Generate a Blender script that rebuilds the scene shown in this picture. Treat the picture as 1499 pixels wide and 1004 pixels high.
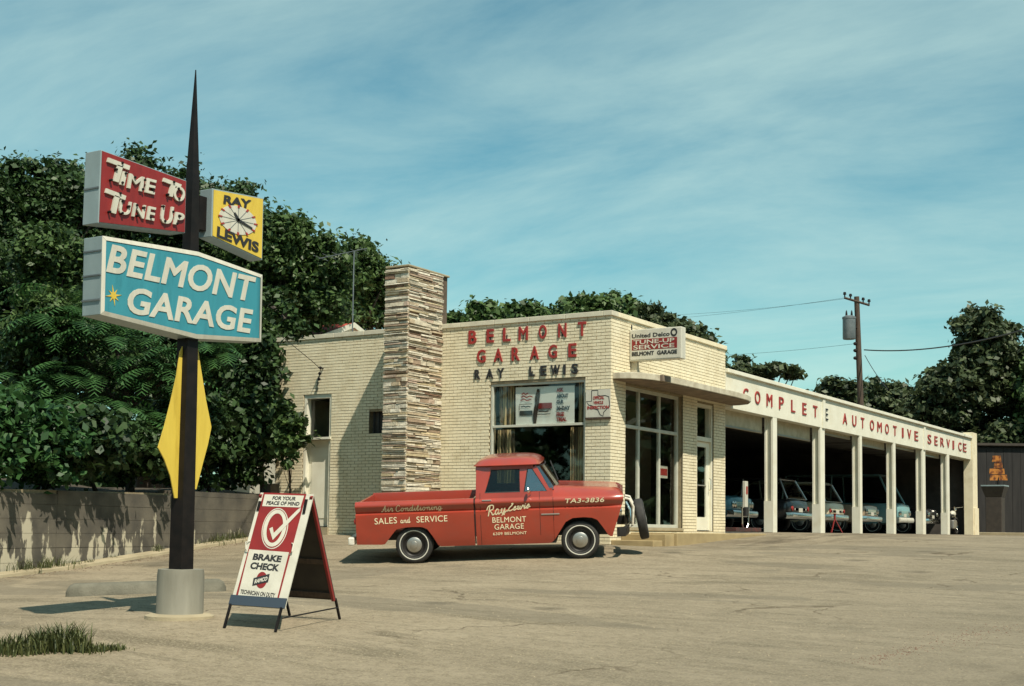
import bpy, bmesh, math, random
import numpy as np
from mathutils import Vector, Matrix

for o in list(bpy.data.objects):
    bpy.data.objects.remove(o)
scene = bpy.context.scene
COL = scene.collection
rnd = random.Random(7)
rng = np.random.default_rng(7)

# ------------------------------------------------------------------ camera
F, CX, CY, PW, PH = 1976.4, 735.1, 632.56, 1499.0, 1004.0
YAW, PITCH, ROLL = (math.radians(a) for a in (-31.8906, 4.0816, 0.7335))
FW = Vector((math.sin(YAW) * math.cos(PITCH), math.cos(YAW) * math.cos(PITCH), math.sin(PITCH)))
_r0 = Vector((math.cos(YAW), -math.sin(YAW), 0))
_u0 = _r0.cross(FW)
RT = math.cos(ROLL) * _r0 + math.sin(ROLL) * _u0
UP = -math.sin(ROLL) * _r0 + math.cos(ROLL) * _u0
cam_d = bpy.data.cameras.new('camera')
cam = bpy.data.objects.new('camera', cam_d)
COL.objects.link(cam)
cam.matrix_world = Matrix(((RT.x, UP.x, -FW.x, 0), (RT.y, UP.y, -FW.y, 0), (RT.z, UP.z, -FW.z, 0), (0, 0, 0, 1)))
cam_d.sensor_fit = 'HORIZONTAL'
cam_d.sensor_width = 36.0
cam_d.lens = F / PW * 36.0
cam_d.shift_x = (PW / 2 - CX) / PW
cam_d.shift_y = (CY - PH / 2) / PW
cam_d.clip_start = 0.1
cam_d.clip_end = 3000
scene.camera = cam

# ------------------------------------------------------------------ sky, sun, exposure
SUN_DIR = Vector((2.19, -1.27, 3.67)).normalized()
world = bpy.data.worlds.new('World')
scene.world = world
world.use_nodes = True
nt = world.node_tree
nt.nodes.clear()
N = nt.nodes.new
sky = N('ShaderNodeTexSky')
sky.sky_type = 'NISHITA'
sky.sun_disc = False
sky.sun_elevation = math.asin(SUN_DIR.z)
sky.sun_rotation = math.atan2(SUN_DIR.x, SUN_DIR.y)
sky.air_density = 1.0
sky.dust_density = 0.8
sky.ozone_density = 1.5
tint = N('ShaderNodeMix'); tint.data_type = 'RGBA'; tint.blend_type = 'MULTIPLY'
tint.inputs['Factor'].default_value = 1.0
tint.inputs['B'].default_value = (0.60, 0.99, 0.80, 1)
nt.links.new(sky.outputs[0], tint.inputs['A'])
tc = N('ShaderNodeTexCoord')
sep = N('ShaderNodeSeparateXYZ')
nt.links.new(tc.outputs['Generated'], sep.inputs[0])
zz = N('ShaderNodeMath'); zz.operation = 'MAXIMUM'; zz.inputs[1].default_value = 0.0
nt.links.new(sep.outputs['Z'], zz.inputs[0])
za = N('ShaderNodeMath'); za.operation = 'ADD'; za.inputs[1].default_value = 0.16
nt.links.new(zz.outputs[0], za.inputs[0])
dv = N('ShaderNodeVectorMath'); dv.operation = 'DIVIDE'
cmb = N('ShaderNodeCombineXYZ')
for i in range(3):
    nt.links.new(za.outputs[0], cmb.inputs[i])
nt.links.new(tc.outputs['Generated'], dv.inputs[0])
nt.links.new(cmb.outputs[0], dv.inputs[1])
mp = N('ShaderNodeMapping')
mp.inputs['Rotation'].default_value = (0, 0, math.radians(-33))
mp.inputs['Scale'].default_value = (0.8, 1.5, 0.0)
nt.links.new(dv.outputs[0], mp.inputs['Vector'])
cn = N('ShaderNodeTexNoise'); cn.inputs['Scale'].default_value = 1.3
cn.inputs['Detail'].default_value = 9; cn.inputs['Roughness'].default_value = 0.62
cn.inputs['Distortion'].default_value = 0.35
nt.links.new(mp.outputs[0], cn.inputs['Vector'])
cr = N('ShaderNodeValToRGB')
cr.color_ramp.elements[0].position = 0.34; cr.color_ramp.elements[0].color = (0, 0, 0, 1)
cr.color_ramp.elements[1].position = 0.80; cr.color_ramp.elements[1].color = (1, 1, 1, 1)
nt.links.new(cn.outputs[0], cr.inputs[0])
cf = N('ShaderNodeMath'); cf.operation = 'MULTIPLY'; cf.inputs[1].default_value = 0.7
nt.links.new(cr.outputs[0], cf.inputs[0])
cm = N('ShaderNodeMix'); cm.data_type = 'RGBA'
cm.inputs['B'].default_value = (4.6, 6.2, 5.7, 1)
nt.links.new(cf.outputs[0], cm.inputs['Factor'])
nt.links.new(tint.outputs['Result'], cm.inputs['A'])
bg = N('ShaderNodeBackground'); bg.inputs['Strength'].default_value = 0.11
nt.links.new(cm.outputs['Result'], bg.inputs['Color'])
wo = N('ShaderNodeOutputWorld')
nt.links.new(bg.outputs[0], wo.inputs['Surface'])

sun_d = bpy.data.lights.new('sun', 'SUN')
sun_d.energy = 5.0
sun_d.angle = math.radians(0.55)
sun_d.color = (1.0, 0.915, 0.76)
sun = bpy.data.objects.new('sun', sun_d)
COL.objects.link(sun)
sun.rotation_euler = SUN_DIR.to_track_quat('Z', 'Y').to_euler()
sun.location = (0, 0, 40)

scene.render.engine = 'CYCLES'
scene.view_settings.view_transform = 'Standard'
scene.view_settings.look = 'None'
scene.view_settings.exposure = 0.32
scene.view_settings.gamma = 1.0
scene.render.resolution_x, scene.render.resolution_y = 1024, 686

# ------------------------------------------------------------------ pixel -> place
def ray(x, y):
    return FW + RT * ((x - CX) / F) - UP * ((y - CY) / F)
def atw(x, y, w): return ray(x, y) * w                       # at a depth along the view
def onX(x, y, X): d = ray(x, y); return d * (X / d.x)        # on a wall that runs along Y
def onY(x, y, Y): d = ray(x, y); return d * (Y / d.y)        # on a wall that runs along X

XS, YF = -12.448, 24.128       # side wall plane, street wall plane

# ------------------------------------------------------------------ helpers
def W(o):
    m = o.matrix_basis.copy()
    if o.parent:
        m = W(o.parent) @ o.matrix_parent_inverse @ m
    return m

def link(o, parent=None, local=False):
    COL.objects.link(o)
    if parent:
        o.parent = parent
        if not local:
            o.matrix_parent_inverse = W(parent).inverted()
    return o

def thing(name, label, cat, loc=(0, 0, 0), group=None, mat=None):
    o = bpy.data.objects.new(name, None)
    o.empty_display_size = 0.2
    if mat is not None:
        o.matrix_basis = mat
    else:
        o.location = loc
    COL.objects.link(o)
    return tag(o, label, cat, group)

def tag(o, label, cat, group=None):
    o['label'] = label
    o['category'] = cat
    if group:
        o['group'] = group
    return o

def kind(o, k):
    o['kind'] = k
    return o

class MB:
    def __init__(self):
        self.v = []; self.f = []; self.m = []
    def add(self, vs, fs, mi=0):
        b = len(self.v)
        self.v += [tuple(p) for p in vs]
        self.f += [tuple(i + b for i in q) for q in fs]
        self.m += [mi] * len(fs)
        return self
    def box(self, x0, x1, y0, y1, z0, z1, mi=0):
        return self.add([(x0, y0, z0), (x1, y0, z0), (x1, y1, z0), (x0, y1, z0),
                         (x0, y0, z1), (x1, y0, z1), (x1, y1, z1), (x0, y1, z1)],
                        [(0, 3, 2, 1), (4, 5, 6, 7), (0, 1, 5, 4), (1, 2, 6, 5), (2, 3, 7, 6), (3, 0, 4, 7)], mi)
    def hexa(self, p, mi=0):
        """eight corners: bottom ring 0-3 (counter-clockwise from above), top ring 4-7"""
        return self.add(p, [(0, 3, 2, 1), (4, 5, 6, 7), (0, 1, 5, 4), (1, 2, 6, 5), (2, 3, 7, 6), (3, 0, 4, 7)], mi)
    def prism(self, poly, d, mi=0):
        """polygon of 3-D points pushed along vector d"""
        n = len(poly); d = Vector(d)
        a = [Vector(p) for p in poly]
        nor = Vector((0, 0, 0))
        for i in range(n):
            nor += a[i].cross(a[(i + 1) % n])
        if nor.dot(d) > 0:
            a.reverse()
        vs = a + [p + d for p in a]
        fs = [tuple(range(n)), tuple(range(2 * n - 1, n - 1, -1))]
        for i in range(n):
            j = (i + 1) % n
            fs.append((j, i, i + n, j + n))
        return self.add(vs, fs, mi)
    def tube(self, pts, r, n=8, caps=True, mi=0):
        pts = [Vector(p) for p in pts]
        k = len(pts)
        rs = r if isinstance(r, (list, tuple)) else [r] * k
        vs = []
        for i, p in enumerate(pts):
            t = (pts[min(i + 1, k - 1)] - pts[max(i - 1, 0)])
            t = t.normalized() if t.length > 1e-9 else Vector((0, 0, 1))
            a = Vector((0, 0, 1)) if abs(t.z) < 0.9 else Vector((1, 0, 0))
            u = t.cross(a).normalized(); w = t.cross(u)
            for j in range(n):
                an = 2 * math.pi * j / n
                vs.append(p + u * (rs[i] * math.cos(an)) + w * (rs[i] * math.sin(an)))
        fs = []
        for i in range(k - 1):
            for j in range(n):
                a0 = i * n + j; b0 = i * n + (j + 1) % n
                fs.append((a0, a0 + n, b0 + n, b0))
        if caps:
            fs.append(tuple(range(n)))
            fs.append(tuple(range((k - 1) * n + n - 1, (k - 1) * n - 1, -1)))
        return self.add(vs, fs, mi)
    def lathe(self, prof, c, ax, n=32, mi=0, close=True):
        """prof = [(radius, along)], c centre, ax axis"""
        ax = Vector(ax).normalized(); c = Vector(c)
        a = Vector((0, 0, 1)) if abs(ax.z) < 0.9 else Vector((1, 0, 0))
        u = ax.cross(a).normalized(); w = ax.cross(u)
        vs = []
        for r, h in prof:
            for j in range(n):
                an = 2 * math.pi * j / n
                vs.append(c + ax * h + u * (r * math.cos(an)) + w * (r * math.sin(an)))
        fs = []
        for i in range(len(prof) - 1):
            for j in range(n):
                a0 = i * n + j; b0 = i * n + (j + 1) % n
                fs.append((a0, b0, b0 + n, a0 + n))
        if close:
            fs.append(tuple(range(n - 1, -1, -1)))
            k = (len(prof) - 1) * n
            fs.append(tuple(range(k, k + n)))
        return self.add(vs, fs, mi)
    def grid(self, rows, mi=0, flip=False):
        n = len(rows[0]); vs = [p for r in rows for p in r]; fs = []
        for i in range(len(rows) - 1):
            for j in range(n - 1):
                q = (i * n + j, i * n + j + 1, (i + 1) * n + j + 1, (i + 1) * n + j)
                fs.append(q[::-1] if flip else q)
        return self.add(vs, fs, mi)
    def build(self, name, mat, parent=None, smooth=None, bevel=0, local=False, fix=False):
        me = bpy.data.meshes.new(name)
        me.from_pydata(self.v, [], self.f)
        mats = mat if isinstance(mat, (list, tuple)) else [mat]
        for m in mats:
            me.materials.append(m)
        if len(mats) > 1:
            me.polygons.foreach_set('material_index', self.m)
        if fix:
            bm = bmesh.new(); bm.from_mesh(me)
            bmesh.ops.remove_doubles(bm, verts=bm.verts, dist=1e-5)
            bmesh.ops.dissolve_degenerate(bm, edges=bm.edges, dist=1e-5)
            bmesh.ops.recalc_face_normals(bm, faces=bm.faces)
            bm.to_mesh(me); bm.free()
        if smooth is not None:
            me.polygons.foreach_set('use_smooth', [True] * len(me.polygons))
            me.set_sharp_from_angle(angle=math.radians(smooth))
        me.update()
        o = bpy.data.objects.new(name, me)
        link(o, parent, local)
        if bevel:
            b = o.modifiers.new('bevel', 'BEVEL'); b.width = bevel; b.segments = 2
            b.limit_method = 'ANGLE'; b.angle_limit = math.radians(40)
        return o

class Sep:
    """like MB, but every word or shape put in becomes a part of its own"""
    def __init__(self): self.items = []
    def new(self):
        m_ = MB(); self.items.append(m_); return m_
    def grid(self, *a, **k): self.new().grid(*a, **k)
    def prism(self, *a, **k): self.new().prism(*a, **k)
    def build(self, name, mat, parent=None, local=False, **k):
        return [m_.build(name, mat, parent, local=local, **k) for m_ in self.items]

def copy_tree(o, parent=None):
    c = o.copy(); COL.objects.link(c); c.parent = parent
    for ch in list(o.children):
        copy_tree(ch, c)
    return c

# ------------------------------------------------------------------ materials
def mat(name, col, rough=0.7, col2=None, scale=6.0, fac=(0.35, 0.65), metal=0.0, bump=0.0, bscale=40.0,
        coat=0.0, stretch=(1, 1, 1), spec=0.5, detail=6.0, grime=None, gscale=1.5, emis=0.0):
    m = bpy.data.materials.new(name); m.use_nodes = True
    t = m.node_tree; p = t.nodes['Principled BSDF']
    p.inputs['Base Color'].default_value = (*col, 1)
    p.inputs['Roughness'].default_value = rough
    p.inputs['Metallic'].default_value = metal
    p.inputs['Specular IOR Level'].default_value = spec
    if coat:
        p.inputs['Coat Weight'].default_value = coat
        p.inputs['Coat Roughness'].default_value = 0.12
    src = None
    if col2 or bump or grime:
        g = t.nodes.new('ShaderNodeNewGeometry')
        mpn = t.nodes.new('ShaderNodeMapping'); mpn.inputs['Scale'].default_value = stretch
        t.links.new(g.outputs['Position'], mpn.inputs['Vector'])
        src = mpn.outputs[0]
    out = None
    if col2:
        n = t.nodes.new('ShaderNodeTexNoise'); n.inputs['Scale'].default_value = scale
        n.inputs['Detail'].default_value = detail
        t.links.new(src, n.inputs['Vector'])
        r = t.nodes.new('ShaderNodeMapRange'); r.inputs[1].default_value = fac[0]; r.inputs[2].default_value = fac[1]
        t.links.new(n.outputs[0], r.inputs[0])
        x = t.nodes.new('ShaderNodeMix'); x.data_type = 'RGBA'
        x.inputs['A'].default_value = (*col, 1); x.inputs['B'].default_value = (*col2, 1)
        t.links.new(r.outputs[0], x.inputs['Factor'])
        out = x.outputs['Result']
    if grime:
        n = t.nodes.new('ShaderNodeTexNoise'); n.inputs['Scale'].default_value = gscale
        n.inputs['Detail'].default_value = 8; n.inputs['Roughness'].default_value = 0.65
        t.links.new(src, n.inputs['Vector'])
        r = t.nodes.new('ShaderNodeMapRange'); r.inputs[1].default_value = 0.52; r.inputs[2].default_value = 0.72
        r.inputs[4].default_value = 0.7
        t.links.new(n.outputs[0], r.inputs[0])
        x = t.nodes.new('ShaderNodeMix'); x.data_type = 'RGBA'
        if out:
            t.links.new(out, x.inputs['A'])
        else:
            x.inputs['A'].default_value = (*col, 1)
        x.inputs['B'].default_value = (*grime, 1)
        t.links.new(r.outputs[0], x.inputs['Factor'])
        out = x.outputs['Result']
    if out:
        t.links.new(out, p.inputs['Base Color'])
    if bump:
        n = t.nodes.new('ShaderNodeTexNoise'); n.inputs['Scale'].default_value = bscale
        n.inputs['Detail'].default_value = 8
        t.links.new(src, n.inputs['Vector'])
        b = t.nodes.new('ShaderNodeBump'); b.inputs['Strength'].default_value = bump
        b.inputs['Distance'].default_value = 0.02
        t.links.new(n.outputs[0], b.inputs['Height'])
        t.links.new(b.outputs[0], p.inputs['Normal'])
    return m

def leaf_mat(name, dark, light, trans=0.25):
    m = bpy.data.materials.new(name); m.use_nodes = True
    t = m.node_tree; p = t.nodes['Principled BSDF']; out = t.nodes['Material Output']
    g = t.nodes.new('ShaderNodeNewGeometry')
    n = t.nodes.new('ShaderNodeTexNoise'); n.inputs['Scale'].default_value = 0.55; n.inputs['Detail'].default_value = 3
    t.links.new(g.outputs['Position'], n.inputs['Vector'])
    a = t.nodes.new('ShaderNodeMath'); a.operation = 'ADD'
    t.links.new(g.outputs['Random Per Island'], a.inputs[0]); t.links.new(n.outputs[0], a.inputs[1])
    r = t.nodes.new('ShaderNodeMapRange'); r.inputs[1].default_value = 0.3; r.inputs[2].default_value = 1.35
    t.links.new(a.outputs[0], r.inputs[0])
    x = t.nodes.new('ShaderNodeMix'); x.data_type = 'RGBA'
    x.inputs['A'].default_value = (*dark, 1); x.inputs['B'].default_value = (*light, 1)
    t.links.new(r.outputs[0], x.inputs['Factor'])
    t.links.new(x.outputs['Result'], p.inputs['Base Color'])
    p.inputs['Roughness'].default_value = 0.5
    p.inputs['Specular IOR Level'].default_value = 0.35
    tr = t.nodes.new('ShaderNodeBsdfTranslucent')
    t.links.new(x.outputs['Result'], tr.inputs['Color'])
    mx = t.nodes.new('ShaderNodeMixShader'); mx.inputs[0].default_value = trans
    t.links.new(p.outputs[0], mx.inputs[1]); t.links.new(tr.outputs[0], mx.inputs[2])
    t.links.new(mx.outputs[0], out.inputs['Surface'])
    return m

def glass_mat(name, tint=(0.75, 0.82, 0.8), gl=0.1):
    m = bpy.data.materials.new(name); m.use_nodes = True
    t = m.node_tree; t.nodes.clear()
    out = t.nodes.new('ShaderNodeOutputMaterial')
    tr = t.nodes.new('ShaderNodeBsdfTransparent'); tr.inputs[0].default_value = (*tint, 1)
    gs = t.nodes.new('ShaderNodeBsdfGlossy'); gs.inputs['Roughness'].default_value = 0.02
    gs.inputs['Color'].default_value = (0.9, 0.95, 1, 1)
    lw = t.nodes.new('ShaderNodeLayerWeight'); lw.inputs['Blend'].default_value = 0.5
    pw = t.nodes.new('ShaderNodeMath'); pw.operation = 'POWER'; pw.inputs[1].default_value = 5.0
    t.links.new(lw.outputs['Facing'], pw.inputs[0])
    ad = t.nodes.new('ShaderNodeMath'); ad.operation = 'MULTIPLY_ADD'; ad.inputs[1].default_value = 0.8
    ad.inputs[2].default_value = 0.03 + gl * 0.3; ad.use_clamp = True
    t.links.new(pw.outputs[0], ad.inputs[0])
    mx = t.nodes.new('ShaderNodeMixShader')
    t.links.new(ad.outputs[0], mx.inputs[0]); t.links.new(tr.outputs[0], mx.inputs[1]); t.links.new(gs.outputs[0], mx.inputs[2])
    t.links.new(mx.outputs[0], out.inputs['Surface'])
    return m

M = {}
M['brick'] = mat('cream_brick_paint', (0.75, 0.675, 0.49), 0.75, (0.68, 0.60, 0.42), scale=3.3, bump=0.3, bscale=60, grime=(0.52, 0.44, 0.28), gscale=2.2)
M['mortar'] = mat('mortar', (0.27, 0.22, 0.135), 0.9, (0.19, 0.155, 0.095), scale=9, bump=0.3)
M['stone_gap'] = mat('dark_stone_joint', (0.07, 0.05, 0.035), 0.9, (0.11, 0.08, 0.055), scale=9)
M['white_paint'] = mat('white_masonry_paint', (0.70, 0.68, 0.57), 0.7, (0.64, 0.62, 0.51), scale=2.5, bump=0.15, bscale=30, grime=(0.58, 0.52, 0.38), gscale=1.3)
M['coping'] = mat('coping_metal', (0.62, 0.58, 0.45), 0.55, (0.50, 0.46, 0.36), scale=4)
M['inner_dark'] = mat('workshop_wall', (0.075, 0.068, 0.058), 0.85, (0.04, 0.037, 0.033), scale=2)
M['office_wall'] = mat('office_wall', (0.26, 0.20, 0.13), 0.8, (0.22, 0.17, 0.11), scale=3)
M['office_dark'] = mat('dark_panelling', (0.05, 0.032, 0.024), 0.6, (0.035, 0.022, 0.016), scale=5, stretch=(6, 6, 0.5))
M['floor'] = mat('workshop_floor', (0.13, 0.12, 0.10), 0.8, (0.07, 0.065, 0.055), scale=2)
M['red_letter'] = mat('red_letter_paint', (0.34, 0.030, 0.024), 0.5, (0.25, 0.023, 0.02), scale=12)
M['black_letter'] = mat('black_letter_paint', (0.022, 0.021, 0.022), 0.5)
M['concrete'] = mat('concrete', (0.36, 0.305, 0.20), 0.85, (0.28, 0.235, 0.15), scale=3, bump=0.3, bscale=50, grime=(0.25, 0.20, 0.12), gscale=2.0)
M['step'] = mat('step_concrete', (0.36, 0.275, 0.14), 0.85, (0.28, 0.21, 0.105), scale=3, bump=0.3, bscale=50)
M['canopy'] = mat('canopy_concrete', (0.52, 0.48, 0.37), 0.8, (0.40, 0.36, 0.27), scale=5, grime=(0.24, 0.18, 0.11), gscale=3)
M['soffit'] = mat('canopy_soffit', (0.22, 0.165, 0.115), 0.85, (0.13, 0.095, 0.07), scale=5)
M['drum'] = mat('grey_painted_drum', (0.235, 0.225, 0.18), 0.65, (0.18, 0.172, 0.135), scale=2.5, stretch=(3, 3, 0.5), bump=0.1)
M['black_steel'] = mat('black_steel', (0.008, 0.007, 0.007), 0.5, (0.014, 0.011, 0.01), scale=8, spec=0.2)
M['yellow'] = mat('yellow_enamel', (0.64, 0.47, 0.07), 0.45, (0.58, 0.42, 0.06), scale=4, stretch=(1, 3, 0.5), grime=(0.396, 0.266, 0.029), gscale=2.5)
M['sign_blue'] = mat('turquoise_sign_plastic', (0.042, 0.245, 0.305), 0.4, (0.037, 0.22, 0.28), scale=3, stretch=(1, 3, 0.5), grime=(0.023, 0.148, 0.187), gscale=2.5)
M['sign_red'] = mat('red_sign_enamel', (0.24, 0.018, 0.016), 0.45, (0.195, 0.015, 0.014), scale=4, stretch=(1, 3, 0.5), grime=(0.173, 0.013, 0.012), gscale=2.5)
M['sign_yellow'] = mat('yellow_sign_plastic', (0.64, 0.46, 0.06), 0.45, (0.58, 0.41, 0.05), scale=4, stretch=(1, 3, 0.5), grime=(0.418, 0.274, 0.029), gscale=2.5)
M['sign_white'] = mat('white_sign_paint', (0.56, 0.54, 0.46), 0.5, (0.50, 0.48, 0.40), scale=6, stretch=(1, 3, 0.5), grime=(0.403, 0.389, 0.331), gscale=2.5)
M['cabinet'] = mat('sign_cabinet_metal', (0.27, 0.335, 0.345), 0.45, (0.22, 0.28, 0.29), scale=5, metal=0.1, stretch=(1, 3, 0.5), grime=(0.259, 0.31, 0.317), gscale=2.5)
M['asphalt_line'] = mat('dark_crack', (0.07, 0.055, 0.035), 0.9)
M['truck_red'] = mat('truck_red_paint', (0.345, 0.040, 0.020), 0.30, (0.29, 0.034, 0.017), scale=1.6, coat=0.9, grime=(0.26, 0.045, 0.028), gscale=4)
M['cream_print'] = mat('cream_sign_writing', (0.80, 0.70, 0.47), 0.6)
M['tyre'] = mat('tyre_rubber', (0.018, 0.017, 0.016), 0.75, (0.03, 0.028, 0.025), scale=9)
M['white_wall'] = mat('tyre_white_band', (0.62, 0.60, 0.52), 0.6)
M['chrome'] = mat('chrome', (0.72, 0.72, 0.68), 0.16, metal=1.0)
M['dull_metal'] = mat('dull_metal', (0.42, 0.41, 0.38), 0.4, metal=0.8)
M['rim'] = mat('black_rim', (0.02, 0.018, 0.017), 0.4)
M['white_enamel'] = mat('white_enamel', (0.74, 0.71, 0.62), 0.35, (0.55, 0.50, 0.40), scale=14)
M['rubber'] = mat('black_trim', (0.015, 0.015, 0.015), 0.6)
M['seam'] = mat('panel_gap', (0.02, 0.006, 0.005), 0.8)
M['bed'] = mat('worn_truck_bed', (0.10, 0.03, 0.024), 0.7, (0.045, 0.03, 0.025), scale=6)
M['glass'] = glass_mat('window_glass', (0.93, 0.94, 0.92), 0.02)
M['car_glass'] = glass_mat('car_glass', (0.62, 0.66, 0.62), 0.0)
M['shield_glass'] = glass_mat('windshield_glass', (0.42, 0.58, 0.62), 0.6)
M['frame'] = mat('window_frame_paint', (0.52, 0.52, 0.44), 0.45, (0.44, 0.44, 0.37), scale=6)
M['door_white'] = mat('door_white_paint', (0.72, 0.70, 0.58), 0.5, (0.65, 0.62, 0.50), scale=3)
M['wood'] = mat('weathered_pole_wood', (0.085, 0.055, 0.038), 0.85, (0.05, 0.034, 0.025), scale=8, stretch=(4, 4, 0.3), bump=0.4)
M['wire'] = mat('wire', (0.02, 0.02, 0.022), 0.6)
M['grey_metal'] = mat('galvanised_metal', (0.16, 0.18, 0.19), 0.5, (0.12, 0.14, 0.15), scale=4, metal=0.3)
M['bark'] = mat('bark', (0.06, 0.045, 0.032), 0.9, (0.035, 0.026, 0.02), scale=7, stretch=(3, 3, 0.6), bump=0.5, bscale=20)
M['roof_red'] = mat('red_shingles', (0.42, 0.07, 0.045), 0.8, (0.32, 0.055, 0.038), scale=9)
M['board_dark'] = mat('dark_hardboard', (0.045, 0.035, 0.026), 0.8, (0.03, 0.023, 0.018), scale=5)
M['board_blue'] = mat('blue_grey_rail', (0.035, 0.05, 0.07), 0.5)
M['tarnish'] = mat('bay_door_panel', (0.48, 0.43, 0.30), 0.65, (0.38, 0.33, 0.22), scale=5)
M['shed_board'] = mat('dark_shed_board', (0.022, 0.020, 0.019), .9, (0.012, 0.011, 0.011), scale=2, stretch=(3, 3, .4))
M['leaf_a'] = leaf_mat('leaves_deep_green', (0.006, 0.018, 0.008), (0.048, 0.092, 0.026))
M['leaf_b'] = leaf_mat('leaves_mid_green', (0.008, 0.026, 0.009), (0.080, 0.135, 0.038))
M['leaf_c'] = leaf_mat('leaves_fresh_green', (0.007, 0.030, 0.011), (0.050, 0.125, 0.034), 0.25)
M['leaf_d'] = leaf_mat('leaves_olive_green', (0.010, 0.022, 0.010), (0.080, 0.105, 0.045))
M['grass'] = leaf_mat('grass_blades', (0.022, 0.038, 0.013), (0.095, 0.105, 0.035), 0.2)
M['soil'] = mat('soil', (0.06, 0.045, 0.03), 0.95, (0.035, 0.03, 0.02), scale=4, bump=0.6, bscale=8)

# painted retaining wall: dark weathered grey with pale flaked patches near the foot
def wall_mat():
    m = bpy.data.materials.new('weathered_retaining_wall'); m.use_nodes = True
    t = m.node_tree; p = t.nodes['Principled BSDF']; p.inputs['Roughness'].default_value = 0.9
    g = t.nodes.new('ShaderNodeNewGeometry')
    n1 = t.nodes.new('ShaderNodeTexNoise'); n1.inputs['Scale'].default_value = 2.0; n1.inputs['Detail'].default_value = 8
    t.links.new(g.outputs['Position'], n1.inputs['Vector'])
    r1 = t.nodes.new('ShaderNodeValToRGB')
    r1.color_ramp.elements[0].position = 0.36; r1.color_ramp.elements[0].color = (0.060, 0.054, 0.044, 1)
    r1.color_ramp.elements[1].position = 0.66; r1.color_ramp.elements[1].color = (0.125, 0.110, 0.083, 1)
    t.links.new(n1.outputs[0], r1.inputs[0])
    mpn = t.nodes.new('ShaderNodeMapping'); mpn.inputs['Scale'].default_value = (3.4, 3.4, 1.1)
    t.links.new(g.outputs['Position'], mpn.inputs['Vector'])
    n2 = t.nodes.new('ShaderNodeTexNoise'); n2.inputs['Scale'].default_value = 1.0; n2.inputs['Detail'].default_value = 10
    n2.inputs['Roughness'].default_value = 0.6
    t.links.new(mpn.outputs[0], n2.inputs['Vector'])
    s = t.nodes.new('ShaderNodeSeparateXYZ'); t.links.new(g.outputs['Position'], s.inputs[0])
    hz = t.nodes.new('ShaderNodeMapRange'); hz.inputs[1].default_value = -0.75; hz.inputs[2].default_value = 0.55
    hz.inputs[3].default_value = 0.07; hz.inputs[4].default_value = -0.20
    t.links.new(s.outputs['Z'], hz.inputs[0])
    ad = t.nodes.new('ShaderNodeMath'); ad.operation = 'ADD'
    t.links.new(n2.outputs[0], ad.inputs[0]); t.links.new(hz.outputs[0], ad.inputs[1])
    r2 = t.nodes.new('ShaderNodeMapRange'); r2.inputs[1].default_value = 0.505; r2.inputs[2].default_value = 0.54
    t.links.new(ad.outputs[0], r2.inputs[0])
    x = t.nodes.new('ShaderNodeMix'); x.data_type = 'RGBA'
    x.inputs['B'].default_value = (0.42, 0.38, 0.28, 1)
    t.links.new(r1.outputs[0], x.inputs['A']); t.links.new(r2.outputs[0], x.inputs['Factor'])
    t.links.new(x.outputs['Result'], p.inputs['Base Color'])
    b = t.nodes.new('ShaderNodeBump'); b.inputs['Strength'].default_value = 0.4; b.inputs['Distance'].default_value = 0.02
    t.links.new(n2.outputs[0], b.inputs['Height']); t.links.new(b.outputs[0], p.inputs['Normal'])
    return m
M['ret_wall'] = wall_mat()

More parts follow.
